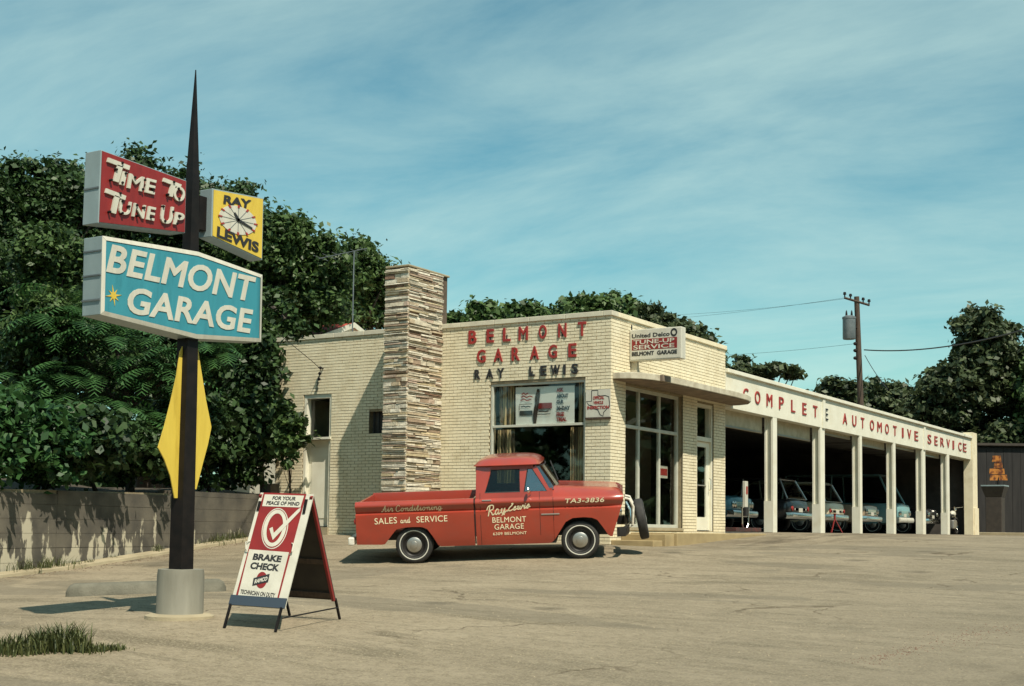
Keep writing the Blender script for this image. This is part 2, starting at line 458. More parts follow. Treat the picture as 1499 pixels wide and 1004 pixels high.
def ground_mat():
    m = bpy.data.materials.new('worn_lot_paving'); m.use_nodes = True
    t = m.node_tree; p = t.nodes['Principled BSDF']
    p.inputs['Roughness'].default_value = 0.92; p.inputs['Specular IOR Level'].default_value = 0.25
    g = t.nodes.new('ShaderNodeNewGeometry')
    def noise(sc, det=8, ro=0.6, st=(1, 1, 1), rot=0, dist=0):
        mpn = t.nodes.new('ShaderNodeMapping'); mpn.inputs['Scale'].default_value = st
        mpn.inputs['Rotation'].default_value = (0, 0, rot)
        t.links.new(g.outputs['Position'], mpn.inputs['Vector'])
        n = t.nodes.new('ShaderNodeTexNoise'); n.inputs['Scale'].default_value = sc
        n.inputs['Detail'].default_value = det; n.inputs['Roughness'].default_value = ro
        n.inputs['Distortion'].default_value = dist
        t.links.new(mpn.outputs[0], n.inputs['Vector'])
        return n.outputs[0]
    def rng_(src, a, b, c=0, d=1):
        r = t.nodes.new('ShaderNodeMapRange'); r.inputs[1].default_value = a; r.inputs[2].default_value = b
        r.inputs[3].default_value = c; r.inputs[4].default_value = d
        t.links.new(src, r.inputs[0]); return r.outputs[0]
    def mixc(f, A, B):
        x = t.nodes.new('ShaderNodeMix'); x.data_type = 'RGBA'
        for k, val in (('A', A), ('B', B)):
            if isinstance(val, tuple): x.inputs[k].default_value = (*val, 1)
            else: t.links.new(val, x.inputs[k])
        t.links.new(f, x.inputs['Factor']); return x.outputs['Result']
    def mul(a, b):
        x = t.nodes.new('ShaderNodeMath'); x.operation = 'MULTIPLY'
        t.links.new(a, x.inputs[0])
        if isinstance(b, float): x.inputs[1].default_value = b
        else: t.links.new(b, x.inputs[1])
        return x.outputs[0]
    c = mixc(rng_(noise(0.35, 6), 0.36, 0.64), (0.262, 0.214, 0.150), (0.178, 0.144, 0.099))
    c = mixc(mul(rng_(noise(1.4, 9, 0.7, (1, 2.4, 1), math.radians(-32)), 0.45, 0.7), 0.6), c, (0.34, 0.285, 0.205))
    c = mixc(mul(rng_(noise(0.9, 10, 0.72, (0.5, 2.0, 1), math.radians(30), 0.6), 0.50, 0.62), 0.75), c, (0.098, 0.080, 0.053))
    c = mixc(mul(rng_(noise(11, 7, 0.8), 0.46, 0.62), 0.65), c, (0.11, 0.086, 0.052))
    c = mixc(mul(rng_(noise(45, 3, 0.6), 0.47, 0.60), 0.6), c, (0.32, 0.27, 0.18))
    # greyer older paving towards the road
    s = t.nodes.new('ShaderNodeSeparateXYZ'); t.links.new(g.outputs['Position'], s.inputs[0])
    c = mixc(mul(rng_(s.outputs['X'], -9.0, -2.0), 0.45), c, (0.140, 0.127, 0.096))
    # long oil-dark smears in front of the bays
    dx = t.nodes.new('ShaderNodeMath'); dx.operation = 'SUBTRACT'; dx.inputs[1].default_value = -10.1
    t.links.new(s.outputs['X'], dx.inputs[0])
    ab = t.nodes.new('ShaderNodeMath'); ab.operation = 'ABSOLUTE'; t.links.new(dx.outputs[0], ab.inputs[0])
    band = rng_(ab.outputs[0], 1.9, 0.2)
    ya = rng_(s.outputs['Y'], 23.0, 28.0); 
    sm = mul(mul(band, ya), rng_(noise(0.8, 9, 0.7, (2.0, 0.4, 1)), 0.44, 0.6))
    c = mixc(mul(sm, 0.85), c, (0.06, 0.045, 0.03))
    # round oil drips and darker tar patches
    v2 = t.nodes.new('ShaderNodeTexVoronoi'); v2.inputs['Scale'].default_value = 0.8; v2.inputs['Randomness'].default_value = 1.0
    nz2 = t.nodes.new('ShaderNodeTexNoise'); nz2.inputs['Scale'].default_value = 3.0; nz2.inputs['Detail'].default_value = 6
    t.links.new(g.outputs['Position'], nz2.inputs['Vector'])
    vb = t.nodes.new('ShaderNodeVectorMath'); vb.operation = 'MULTIPLY_ADD'; vb.inputs[1].default_value = (.35, .35, 0)
    t.links.new(nz2.outputs['Color'], vb.inputs[0]); t.links.new(g.outputs['Position'], vb.inputs[2])
    fl2 = t.nodes.new('ShaderNodeVectorMath'); fl2.operation = 'MULTIPLY'; fl2.inputs[1].default_value = (1, 1, 0)
    t.links.new(vb.outputs[0], fl2.inputs[0]); t.links.new(fl2.outputs[0], v2.inputs['Vector'])
    c = mixc(mul(mul(rng_(v2.outputs['Distance'], 0.24, 0.10), rng_(noise(0.5, 3), 0.48, 0.58)), 0.62), c, (0.072, 0.060, 0.042))
    c = mixc(mul(rng_(noise(0.22, 4, 0.5, (1, 1.8, 1), 0.5, 1.2), 0.56, 0.60), 0.45), c, (0.125, 0.108, 0.078))
    # cracks
    v = t.nodes.new('ShaderNodeTexVoronoi'); v.feature = 'DISTANCE_TO_EDGE'; v.inputs['Scale'].default_value = 0.30
    mpn = t.nodes.new('ShaderNodeMapping'); t.links.new(g.outputs['Position'], mpn.inputs['Vector'])
    nz = t.nodes.new('ShaderNodeTexNoise'); nz.inputs['Scale'].default_value = 1.3; nz.inputs['Detail'].default_value = 6
    t.links.new(g.outputs['Position'], nz.inputs['Vector'])
    va = t.nodes.new('ShaderNodeVectorMath'); va.operation = 'MULTIPLY_ADD'
    va.inputs[1].default_value = (1.3, 1.3, 0)
    t.links.new(nz.outputs['Color'], va.inputs[0]); t.links.new(mpn.outputs[0], va.inputs[2])
    t.links.new(va.outputs[0], v.inputs['Vector'])
    cr1 = mul(rng_(v.outputs['Distance'], 0.008, 0.002), rng_(noise(0.45, 4), 0.47, 0.56))
    c = mixc(mul(cr1, 0.75), c, (0.07, 0.052, 0.032))
    t.links.new(c, p.inputs['Base Color'])
    b = t.nodes.new('ShaderNodeBump'); b.inputs['Strength'].default_value = 0.55; b.inputs['Distance'].default_value = 0.02
    t.links.new(noise(35, 8, 0.7), b.inputs['Height'])
    b2 = t.nodes.new('ShaderNodeBump'); b2.inputs['Strength'].default_value = 0.35; b2.inputs['Distance'].default_value = 0.06
    t.links.new(noise(3.0, 6, 0.6), b2.inputs['Height']); t.links.new(b.outputs[0], b2.inputs['Normal'])
    t.links.new(b2.outputs[0], p.inputs['Normal'])
    return m
M['ground'] = ground_mat()

# ------------------------------------------------------------------ lettering
_tc = {}
def text_mesh(s, bold=0.0, depth=0.0, space=1.0):
    """lettering fitted to the unit square, pushed up to depth along +Z"""
    key = (s, bold, space)
    if key not in _tc:
        cu = bpy.data.curves.new('t', 'FONT'); cu.body = s; cu.size = 1.0; cu.bevel_depth = max(bold, 0.0); cu.bevel_resolution = 0
        cu.space_character = space; cu.resolution_u = 4; cu.extrude = 0.5
        ob = bpy.data.objects.new('t', cu); COL.objects.link(ob)
        dg = bpy.context.evaluated_depsgraph_get()
        me = bpy.data.meshes.new_from_object(ob.evaluated_get(dg))
        v = np.empty(len(me.vertices) * 3); me.vertices.foreach_get('co', v); v = v.reshape(-1, 3)
        fs = [tuple(p.vertices) for p in me.polygons]
        bpy.data.objects.remove(ob); bpy.data.curves.remove(cu); bpy.data.meshes.remove(me)
        lo, hi = v.min(0), v.max(0)
        v = (v - lo) / np.maximum(hi - lo, 1e-6)
        _tc[key] = (v, fs)
    return _tc[key]

def text_on(mb, s, BL, BR, TL, depth=0.004, bold=0.0, space=1.0, lift=0.0, mi=0):
    """write s into the parallelogram BL-BR-TL (points in the place)"""
    if isinstance(mb, Sep): mb = mb.new()
    v, fs = text_mesh(s, bold, depth, space)
    BL, BR, TL = Vector(BL), Vector(BR), Vector(TL)
    a, b = BR - BL, TL - BL
    n = a.cross(b).normalized()
    pts = [BL + a * p[0] + b * p[1] + n * (lift + depth * p[2]) for p in v]
    mb.add(pts, fs, mi)
    return mb

def stroke_text(mb, strokes, BL, BR, TL, r, lift=0.003, n=4, flat=True):
    """brush script: polylines in the unit square swept as thin flat ribbons"""
    if isinstance(mb, Sep): mb = mb.new()
    BL, BR, TL = Vector(BL), Vector(BR), Vector(TL)
    a, b = BR - BL, TL - BL
    nor = a.cross(b).normalized()
    for st in strokes:
        p = [BL + a * x + b * y + nor * lift for x, y in st]
        L = []; Rr = []
        for i in range(len(p)):
            t = (p[min(i + 1, len(p) - 1)] - p[max(i - 1, 0)]).normalized()
            sd = nor.cross(t) * r
            L.append(p[i] + sd); Rr.append(p[i] - sd)
        mb.grid([L, Rr])
    return mb

# =================================================================== GROUND
trk_r, trk_f = atw(608, 824.5, 23.8), atw(851, 817.5, 23.55)
t_x = (trk_f - trk_r).normalized()
t_y = Vector((0, 0, 1)).cross(t_x).normalized()
t_y = (t_y + Vector((0, 0, 0.12))).normalized()
t_z = t_x.cross(t_y).normalized(); t_y = t_z.cross(t_x)
ctrl = []
def cp(p, dz=0.0): ctrl.append((p[0], p[1], p[2] + dz))
cp(atw(264, 903, 14)); cp(trk_r); cp(trk_f); cp(trk_r + t_y * 1.7); cp(trk_f + t_y * 1.7)
cp((-21.0, 24.1, -0.25)); cp((-19.6, 24.1, -0.19)); cp((-15.5, 24.1, -0.22)); cp((-12.4, 24.1, -0.30))
cp((-11.4, 24.6, -0.315)); cp((-11.4, 27.3, -0.20)); cp((-11.4, 30.3, -0.065))
for yy in (33.3, 37, 44.3, 51.4, 56): cp((-12.2, yy, -0.012))
cp((-12.2, 70, 0.02)); cp((-6, 45, -0.05)); cp((0, 60, 0.0)); cp((10, 45, -0.1))
cp(atw(28, 839, 23.9)); cp(atw(346, 792, 30)); cp(atw(160, 868, 18.2))
cp(atw(1480, 985, 11)); cp(atw(30, 970, 11)); cp(atw(750, 990, 10.7))
cp((0, 0, -1.55)); cp((-6, -4, -1.6)); cp((8, 0, -1.55)); cp((4, 20, -0.85)); cp((-30, 14, -0.95)); cp((-14, 4, -1.4))
cp((-5, 26, -0.32)); cp((14, 25, -0.7))
ctrl = np.array(ctrl)
def _U(r2): return np.where(r2 < 1e-12, 0, 0.5 * r2 * np.log(np.maximum(r2, 1e-12)))
_n = len(ctrl)
_A = np.zeros((_n + 3, _n + 3))
_d2 = ((ctrl[:, None, :2] - ctrl[None, :, :2]) ** 2).sum(-1)
_A[:_n, :_n] = _U(_d2) + 0.02 * np.eye(_n)
_A[:_n, _n] = 1; _A[:_n, _n + 1:] = ctrl[:, :2]
_A[_n:, :_n] = _A[:_n, _n:].T
_cf = np.linalg.solve(_A, np.concatenate([ctrl[:, 2], np.zeros(3)]))
def gz(x, y):
    x = np.asarray(x, float); y = np.asarray(y, float)
    xc = np.clip(x, -34, 16); yc = np.clip(y, -6, 72)
    r2 = (xc[..., None] - ctrl[:, 0]) ** 2 + (yc[..., None] - ctrl[:, 1]) ** 2
    z = _U(r2) @ _cf[:_n] + _cf[_n] + _cf[_n + 1] * xc + _cf[_n + 2] * yc
    return np.clip(z, -2.2, 0.25)
def gzf(x, y): return float(gz(np.array([x]), np.array([y]))[0])

def axis(c, near, far, step):
    a = list(np.arange(c - near, c + near + 1e-6, step))
    s = step; lo, hi = a[0], a[-1]
    while hi - c < far:
        s *= 1.35; lo -= s; hi += s; a = [lo] + a + [hi]
    return np.array(a)
gx = axis(-8.0, 18, 900, 0.3); gy = axis(20.0, 24, 900, 0.3)
GX, GY = np.meshgrid(gx, gy)
GZ = gz(GX, GY)
inside = ((GX < XS - 0.35) & (GX > -25.5) & (GY > YF + 0.35) & (GY < 55.7))
GZ = np.where(inside, np.minimum(GZ, -0.35), GZ)
mb = MB()
mb.v = [tuple(p) for p in np.stack([GX, GY, GZ], -1).reshape(-1, 3)]
nx = len(gx)
for j in range(len(gy) - 1):
    for i in range(nx - 1):
        mb.f.append((j * nx + i, j * nx + i + 1, (j + 1) * nx + i + 1, (j + 1) * nx + i))
mb.m = [0] * len(mb.f)
kind(mb.build('ground', M['ground'], smooth=60), 'structure')

# =================================================================== GARAGE BUILDING
G = thing('garage_building', 'cream painted brick garage with stone chimney, rounded canopy and row of open service bays',
          'building', (-16, 28, 0))
XL, YB, YE = -21.286, 30.08, 55.9          # left end, end of office block, end of bay wing
HT = 4.33                                  # brick top (coping above)
FLOOR = 0.0
bricks_all = []                            # (centre, size xyz)

def wall_cells(u0, u1, v0, v1, holes):
    us = sorted({u0, u1, *[h[0] for h in holes], *[h[1] for h in holes]})
    us = [u for u in us if u0 - 1e-6 <= u <= u1 + 1e-6]
    out = []
    for a, b in zip(us[:-1], us[1:]):
        if b - a < 1e-4: continue
        cov = sorted([(h[2], h[3]) for h in holes if h[0] < (a + b) / 2 < h[1]])
        z = v0
        for s, e in cov:
            if s > z + 1e-4: out.append((a, b, z, s))
            z = max(z, e)
        if z < v1 - 1e-4: out.append((a, b, z, v1))
    return out

def brick_rects(u0, u1, v0, v1, holes, bl=0.205, ch=0.068, mj=0.011):
    out = []; k = 0; v = v0
    while v < v1 - 0.02:
        vt = min(v + ch - mj, v1)
        u = u0 - (bl / 2 if k % 2 else 0)
        while u < u1:
            en = u + bl - mj
            if u1 - en < 0.05: en = u1
            segs = [(max(u, u0), min(en, u1))]
            if en == u1: u = u1
            for h in holes:
                if h[2] < vt and h[3] > v:
                    ns = []
                    for a, b in segs:
                        if b <= h[0] or a >= h[1]: ns.append((a, b)); continue
                        if a < h[0]: ns.append((a, h[0]))
                        if b > h[1]: ns.append((h[1], b))
                    segs = ns
            for a, b in segs:
                if b - a > 0.025: out.append((a, b, v, vt))
            u += bl
        v += ch; k += 1
    return out

# openings in the street wall (X, Z)
def px_rect_Y(x0, x1, yt, yb, Y=YF):
    a = onY(x0, yt, Y); b = onY(x1, yb, Y)
    return a.x, b.x
wx0 = onY(717, 620, YF).x; wx1 = onY(856.5, 620, YF).x
wz1 = onY(780, 559, YF).z; wbar = onY(790, 622, YF).z
FWIN = (wx0, wx1, 0.38, wz1)
dx0 = onY(443.5, 640, YF).x; dx1 = onY(484, 640, YF).x
dz1 = onY(463, 577, YF).z; dsill = onY(463, 640, YF).z
DOORO = (dx0, dx1, -0.02, dz1)
sx0 = onY(540, 615, YF).x; sx1 = onY(570, 615, YF).x
SMW = (sx0, sx1, onY(550, 634, YF).z, onY(550, 602, YF).z)
fholes = [FWIN, DOORO, SMW]
# openings in the side wall (Y, Z)
SW = (24.79, 27.66, 0.06, 2.995)
SD = (28.43, 29.40, 0.0, 2.93)
sholes = [SW, SD]
TH = 0.24; PR = 0.016
mb = MB()
for a, b, z0, z1 in wall_cells(XL, XS - PR, -0.8, HT, fholes):
    mb.box(a, b, YF + PR, YF + TH, z0, z1)
front_wall = mb.build('front_wall', M['mortar'], G)
mb = MB()
for a, b, z0, z1 in wall_cells(YF + TH, YB, -0.8, HT, sholes):
    mb.box(XS - TH, XS - PR, a, b, z0, z1)
side_wall = mb.build('side_wall', M['mortar'], G)
mb = MB(); mb.box(XL + PR, XL + TH, YF + TH, YB, -0.8, HT)
left_wall = mb.build('left_wall', M['brick'], G)

cand = []
for a, b, z0, z1 in brick_rects(XL, XS, -0.42, HT, fholes):
    if a > -17.19 and b < -16.60: continue          # behind the chimney
    c = Vector(((a + b) / 2, YF + 0.02, (z0 + z1) / 2)); cand.append((c, (b - a, 0.04, z1 - z0), front_wall))
for a, b, z0, z1 in brick_rects(YF, YB, -0.42, HT, sholes):
    if a < YF + 0.041: a = YF + 0.041
    if b - a < 0.02: continue
    c = Vector((XS - 0.02, (a + b) / 2, (z0 + z1) / 2)); cand.append((c, (0.04, b - a, z1 - z0), side_wall))
def unit_mesh(name, m):
    b = MB(); b.box(-.5, .5, -.5, .5, -.5, .5)
    me = bpy.data.meshes.new(name); me.from_pydata(b.v, [], b.f); me.materials.append(m); me.update()
    return me
BRM = unit_mesh('brick', M['brick'])
TRUCK_MASK = lambda p: False
order = sorted(range(len(cand)), key=lambda i: (cand[i][0].length - (1.5 if cand[i][2] is front_wall and cand[i][1][0] > 0.15 and cand[i][0].z > 1.2 else 0)))
chosen = set(order[:300])
stuffs = {front_wall.name: MB(), side_wall.name: MB()}
for i, (c, s, wl) in enumerate(cand):
    j = rnd.uniform(-0.0025, 0.0025)
    off = Vector((0, j, 0)) if wl is front_wall else Vector((j, 0, 0))
    if i in chosen:
        o = bpy.data.objects.new('brick', BRM); o.location = c + off; o.scale = s
        link(o, wl)
    else:
        p = c + off
        stuffs[wl.name].box(p.x - s[0] / 2, p.x + s[0] / 2, p.y - s[1] / 2, p.y + s[1] / 2, p.z - s[2] / 2, p.z + s[2] / 2)
for wl in (front_wall, side_wall):
    kind(stuffs[wl.name].build('brickwork', M['brick'], wl), 'stuff')

# copings, roof, floor, back walls
CT = 0.10
joint = [XL - 0.04]
while joint[-1] < XS + 0.03:
    joint.append(min(joint[-1] + 0.87, XS + 0.04))
for a, b in zip(joint[:-1], joint[1:]):
    MB().box(a + 0.004, b - 0.004, YF - 0.035, YF + TH + 0.02, HT, HT + CT).build('coping', M['coping'], G, bevel=0.008)
MB().box(XS - TH - 0.02, XS + 0.035, YF + TH + 0.024, YB + 0.02, HT, HT + CT).build('coping', M['brick'], G, bevel=0.008)
MB().box(XL - 0.035, XL + TH + 0.02, YF + TH + 0.024, YB + 0.02, HT, HT + CT).build('coping', M['coping'], G)
MB().box(XL + TH, XS - TH, YF + TH, YB, 3.95, 4.05).build('office_roof', M['inner_dark'], G)
MB().box(XL + TH, XS - TH, YB - 0.2, YB, 0.0, HT).build('back_wall', M['office_dark'], G)
MB().box(XL + TH, XS - TH, YF + TH, YB - 0.2, -0.5, 0.02).build('office_floor', M['floor'], G)
MB().box(XL + TH, XS - TH, YF + TH, YB - 0.2, 3.05, 3.10).build('office_ceiling', M['office_dark'], G)
MB().box(-17.3, -17.2, YF + TH, YB - 0.2, 0.02, 3.05).build('partition_wall', M['office_dark'], G)
# beige inner wall piece seen through the shop window
MB().box(-14.4, -14.3, 26.9, YB - 0.2, 0.02, 3.05).build('partition_wall', M['office_wall'], G)

# ---- street window
def window_frame(parent, plane, u0, u1, z0, z1, d0, d1, t, m, us=(), zs=()):
    """plane 'Y': u is X, depth along +Y; plane 'X': u is Y, depth along -X"""
    mbf = MB()
    def b(a, bb, c, d, e=0.0):
        if plane == 'Y': mbf.box(a, bb, YF + d0 + e, YF + d1 - e, c, d)
        else: mbf.box(XS - d1 + e, XS - d0 - e, a, bb, c, d)
    b(u0, u0 + t, z0, z1); b(u1 - t, u1, z0, z1)
    b(u0 + t, u1 - t, z0, z0 + t); b(u0 + t, u1 - t, z1 - t, z1)
    for u in us: b(u - t / 2, u + t / 2, z0 + t, z1 - t, 0.002)
    for z in zs: b(u0 + t, u1 - t, z - t / 2, z + t / 2, -0.003)
    return mbf.build('window_frame', m, parent, bevel=0.004)
win = MB().box(FWIN[0], FWIN[1], YF - 0.03, YF + 0.20, FWIN[2] - 0.07, FWIN[2] - 0.002).build('shop_window', M['concrete'], G)
window_frame(win, 'Y', FWIN[0] + 0.002, FWIN[1] - 0.002, FWIN[2], FWIN[3] - 0.002, 0.035, 0.105, 0.05, M['frame'], zs=(wbar,))
MB().box(FWIN[0] + 0.05, FWIN[1] - 0.05, YF + 0.066, YF + 0.072, FWIN[2] + 0.05, wbar - 0.025).build('pane', M['glass'], win)
MB().box(FWIN[0] + 0.05, FWIN[1] - 0.05, YF + 0.066, YF + 0.072, wbar + 0.025, FWIN[3] - 0.05).build('pane', M['glass'], win)
# small barred vent window beside the chimney
sv = MB().box(SMW[0], SMW[1], YF + 0.15, YF + 0.17, SMW[2], SMW[3]).build('vent_window', M['inner_dark'], G)
for k in range(4):
    x = SMW[0] + (k + 0.7) * (SMW[1] - SMW[0]) / 4.4
    MB().box(x - 0.012, x + 0.012, YF + 0.08, YF + 0.10, SMW[2], SMW[3]).build('bar', M['rubber'], sv)
# side doorway: pale leaf below, dark transom above
dr = MB().box(dx0 + 0.07, dx1 - 0.07, YF + 0.15, YF + 0.195, 0.0, dsill - 0.06).build('back_door', M['door_white'], G)
MB().box(dx0 + 0.16, dx1 - 0.16, YF + 0.138, YF + 0.15, 0.18, dsill - 0.22).build('panel', M['door_white'], dr, bevel=0.01)
MB().lathe([(0.0, 0), (0.03, 0.01), (0.03, 0.04), (0.0, 0.06)], (dx1 - 0.13, YF + 0.15, 0.85), (0, -1, 0), 12, close=False).build('knob', M['dull_metal'], dr, smooth=40)
mbx = MB()
mbx.box(dx0, dx0 + 0.07, YF + 0.03, YF + 0.20, -0.02, dz1); mbx.box(dx1 - 0.07, dx1, YF + 0.03, YF + 0.20, -0.02, dz1)
mbx.box(dx0 + 0.07, dx1 - 0.07, YF + 0.03, YF + 0.20, dz1 - 0.09, dz1)
mbx.build('door_frame', M['door_white'], dr)
MB().box(dx0 - 0.03, dx1 + 0.01, YF - 0.04, YF + 0.20, dsill - 0.05, dsill).build('transom_bar', M['white_paint'], dr)
tp = MB().box(dx0 + 0.07, dx1 - 0.07, YF + 0.17, YF + 0.176, dsill, dz1 - 0.09).build('transom_pane', M['glass'], dr)
MB().box(dx0, dx1, YF - 0.05, YF + 0.20, -0.26, -0.02).build('door_step', M['concrete'], dr)

# ---- corner shop window in the side wall
sw = MB().box(XS - 0.2, XS + 0.02, SW[0], SW[1], SW[2] - 0.06, SW[2] - 0.002).build('side_window', M['concrete'], G)
mull = (25.68, 26.70)
trz = 2.155
window_frame(sw, 'X', SW[0] + 0.002, SW[1] - 0.002, SW[2], SW[3] - 0.002, 0.12, 0.19, 0.07, M['frame'], us=mull, zs=(trz,))
ys = [SW[0] + 0.07, mull[0] - 0.035, mull[0] + 0.035, mull[1] - 0.035, mull[1] + 0.035, SW[1] - 0.07]
for k in range(3):
    for z0, z1 in ((SW[2] + 0.07, trz - 0.035), (trz + 0.035, SW[3] - 0.07)):
        MB().box(XS - 0.158, XS - 0.152, ys[2 * k], ys[2 * k + 1], z0, z1).build('pane', M['glass'], sw)
# glazed entrance door with transom
ed = MB()
for a, b, z0, z1 in wall_cells(SD[0] + 0.07, SD[1] - 0.07, 0.02, 2.06, [(SD[0] + 0.20, SD[1] - 0.25, 0.32, 1.94)]):
    ed.box(XS - 0.13, XS - 0.09, a, b, z0, z1)
ed = ed.build('entrance_door', M['door_white'], G)
MB().box(XS - 0.113, XS - 0.107, SD[0] + 0.20, SD[1] - 0.25, 0.32, 1.94).build('pane', M['glass'], ed)
mbx = MB()
mbx.box(XS - 0.20, XS - 0.04, SD[0], SD[0] + 0.07, 0.0, SD[3]); mbx.box(XS - 0.20, XS - 0.04, SD[1] - 0.07, SD[1], 0.0, SD[3])
mbx.box(XS - 0.20, XS - 0.04, SD[0] + 0.07, SD[1] - 0.07, SD[3] - 0.07, SD[3]); mbx.box(XS - 0.20, XS - 0.04, SD[0] + 0.07, SD[1] - 0.07, 2.07, 2.17)
mbx.build('door_frame', M['door_white'], ed)
MB().box(XS - 0.113, XS - 0.107, SD[0] + 0.07, SD[1] - 0.07, 2.17, SD[3] - 0.07).build('transom_pane', M['glass'], ed)
MB().tube([(XS - 0.05, SD[1] - 0.16, 0.95), (XS - 0.01, SD[1] - 0.16, 0.97), (XS - 0.01, SD[1] - 0.16, 1.20), (XS - 0.05, SD[1] - 0.16, 1.22)], 0.012, 8).build('handle', M['chrome'], ed, smooth=40)
MB().tube([(XS - 0.10, SD[0] + 0.20, 1.05), (XS - 0.10, SD[1] - 0.25, 1.05)], 0.014, 6).build('push_bar', M['dull_metal'], ed)

# ---- canopy
plan = [(XS - 0.0, 24.20), (XS + 0.16, 24.215), (XS + 0.36, 24.29), (XS + 0.54, 24.47), (XS + 0.66, 24.8), (XS + 0.73, 25.3), (XS + 0.77, 26.2),
        (XS + 0.80, 27.5), (XS + 0.82, 28.7), (XS + 0.79, 29.5), (XS + 0.68, 30.0), (XS + 0.48, 30.35), (XS + 0.2, 30.5), (XS, 30.52)]
cn_ = MB(); cn_.prism([(x, y, 3.045) for x, y in plan], (0, 0, 0.13))
can = cn_.build('canopy', M['canopy'], G, bevel=0.012)
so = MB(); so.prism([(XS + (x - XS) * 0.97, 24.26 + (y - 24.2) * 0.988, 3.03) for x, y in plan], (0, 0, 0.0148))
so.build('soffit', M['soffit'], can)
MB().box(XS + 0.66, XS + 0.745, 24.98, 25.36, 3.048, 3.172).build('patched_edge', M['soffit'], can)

# ---- entrance platform and steps
st = MB().box(XS + 0.002, XS + 1.05, 25.05, 30.0, -0.7, -0.045).build('entrance_platform', M['step'], G, bevel=0.015)
MB().box(XS + 0.002, XS + 0.99, 24.62, 25.046, -0.7, -0.075).build('step', M['step'], st, bevel=0.012)
MB().box(XS + 0.002, XS + 0.93, 24.18, 24.616, -0.7, -0.20).build('step', M['step'], st, bevel=0.012)

# ---- chimney of ledge stone
CX0, CX1, CY0, CY1, CH = -17.204, -16.587, 22.857, YF, 5.50
chim = MB().box(CX0 + 0.05, CX1 - 0.05, CY0 + 0.05, CY1 + TH, -0.6, CH).build('chimney', M['stone_gap'], G)
SM = []
for nme, c in (('stone_cream', (0.60, 0.53, 0.40)), ('stone_pale', (0.68, 0.62, 0.50)), ('stone_tan', (0.50, 0.40, 0.27)), ('stone_brown', (0.33, 0.24, 0.165)),
               ('stone_rose', (0.47, 0.355, 0.27)), ('stone_ochre', (0.55, 0.45, 0.28)), ('stone_rust', (0.27, 0.16, 0.105))):
    SM.append(mat(nme, c, 0.85, tuple(k * 0.72 for k in c), scale=9, bump=0.6, bscale=22))
stones = []
def stone(face, u0, u1, z0, z1, mi):
    d = rnd.uniform(0.0, 0.045) + (0.015 if rnd.random() < 0.2 else 0)
    j = lambda s=0.008: rnd.uniform(-s, s)
    if face == 'F':
        p = [(u0, CY0 - d + 0.02), (u1, CY0 - d + 0.02), (u1, CY0 + 0.07), (u0, CY0 + 0.07)]
    elif face == 'R':
        p = [(CX1 - 0.07, u0), (CX1 + d - 0.02, u0), (CX1 + d - 0.02, u1), (CX1 - 0.07, u1)]
    else:
        p = [(CX0 - d + 0.02, u0), (CX0 + 0.07, u0), (CX0 + 0.07, u1), (CX0 - d + 0.02, u1)]
    vs = [Vector((x + j(), y + j(), z0 + j(0.004))) for x, y in p] + [Vector((x + j(), y + j(), z1 + j(0.004))) for x, y in p]
    stones.append((vs, mi, face, (u1 - u0) * (z1 - z0)))
for face, a, b in (('F', CX0, CX1), ('R', CY0 + 0.03, CY1), ('L', CY0 + 0.03, CY1)):
    z = -0.55
    while z < CH - 0.03:
        h = rnd.choices((0.026, 0.034, 0.042, 0.052, 0.065, 0.10), (3, 5, 5, 3, 2, 1))[0] * rnd.uniform(0.9, 1.1)
        h = min(h, CH - z)
        u = a
        while u < b - 0.02:
            L = rnd.uniform(0.22, 0.85) if h < 0.08 else rnd.uniform(0.15, 0.40)
            e = min(u + L, b)
            if b - e < 0.09: e = b
            stone(face, u, e - 0.008, z, z + h - 0.012, rnd.choices(range(7), (8, 8, 4, 2, 2.2, 3.5, .8))[0])
            u = e
        z += h
vis = sorted([i for i, s in enumerate(stones) if s[2] != 'L' and s[0][0].z > 0.6], key=lambda i: -stones[i][3])
big = set(vis[:300])
rest = MB()
for i, (vs, mi, fc, ar) in enumerate(stones):
    if i in big:
        MB().hexa(vs).build('stone', SM[mi], chim)
    else:
        rest.hexa(vs, mi)
kind(rest.build('stonework', SM, chim), 'stuff')
MB().box(CX0 - 0.005, CX1 + 0.005, CY0 - 0.005, CY1 + TH + 0.02, CH + 0.001, CH + 0.045).build('chimney_cap', M['concrete'], chim, bevel=0.012)

# ---- service bay wing
XW = -24.5
FT, FB = 3.80, 2.965
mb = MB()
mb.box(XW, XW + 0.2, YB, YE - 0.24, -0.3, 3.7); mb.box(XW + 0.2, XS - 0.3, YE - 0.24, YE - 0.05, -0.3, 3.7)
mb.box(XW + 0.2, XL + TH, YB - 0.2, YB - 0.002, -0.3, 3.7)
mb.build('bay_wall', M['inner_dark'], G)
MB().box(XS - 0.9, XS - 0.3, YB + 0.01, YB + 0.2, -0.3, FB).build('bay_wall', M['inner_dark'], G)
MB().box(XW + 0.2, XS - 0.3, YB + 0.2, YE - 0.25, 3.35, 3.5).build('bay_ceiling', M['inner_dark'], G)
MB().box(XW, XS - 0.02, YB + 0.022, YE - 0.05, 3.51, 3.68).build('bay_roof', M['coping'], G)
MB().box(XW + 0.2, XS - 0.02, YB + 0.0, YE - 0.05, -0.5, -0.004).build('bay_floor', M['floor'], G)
joints = [YB + 0.021, 37.25, 48.15, 55.2]
for a, b in zip(joints[:-1], joints[1:]):
    MB().box(XS - 0.28, XS, a + 0.006, b - 0.006, FB, FT).build('fascia', M['white_paint'], G, bevel=0.006)
for y in joints[1:3]:
    MB().box(XS - 0.2, XS + 0.035, y - 0.10, y + 0.10, FB - 0.01, FT - 0.004).build('fascia_rib', M['white_paint'], G)
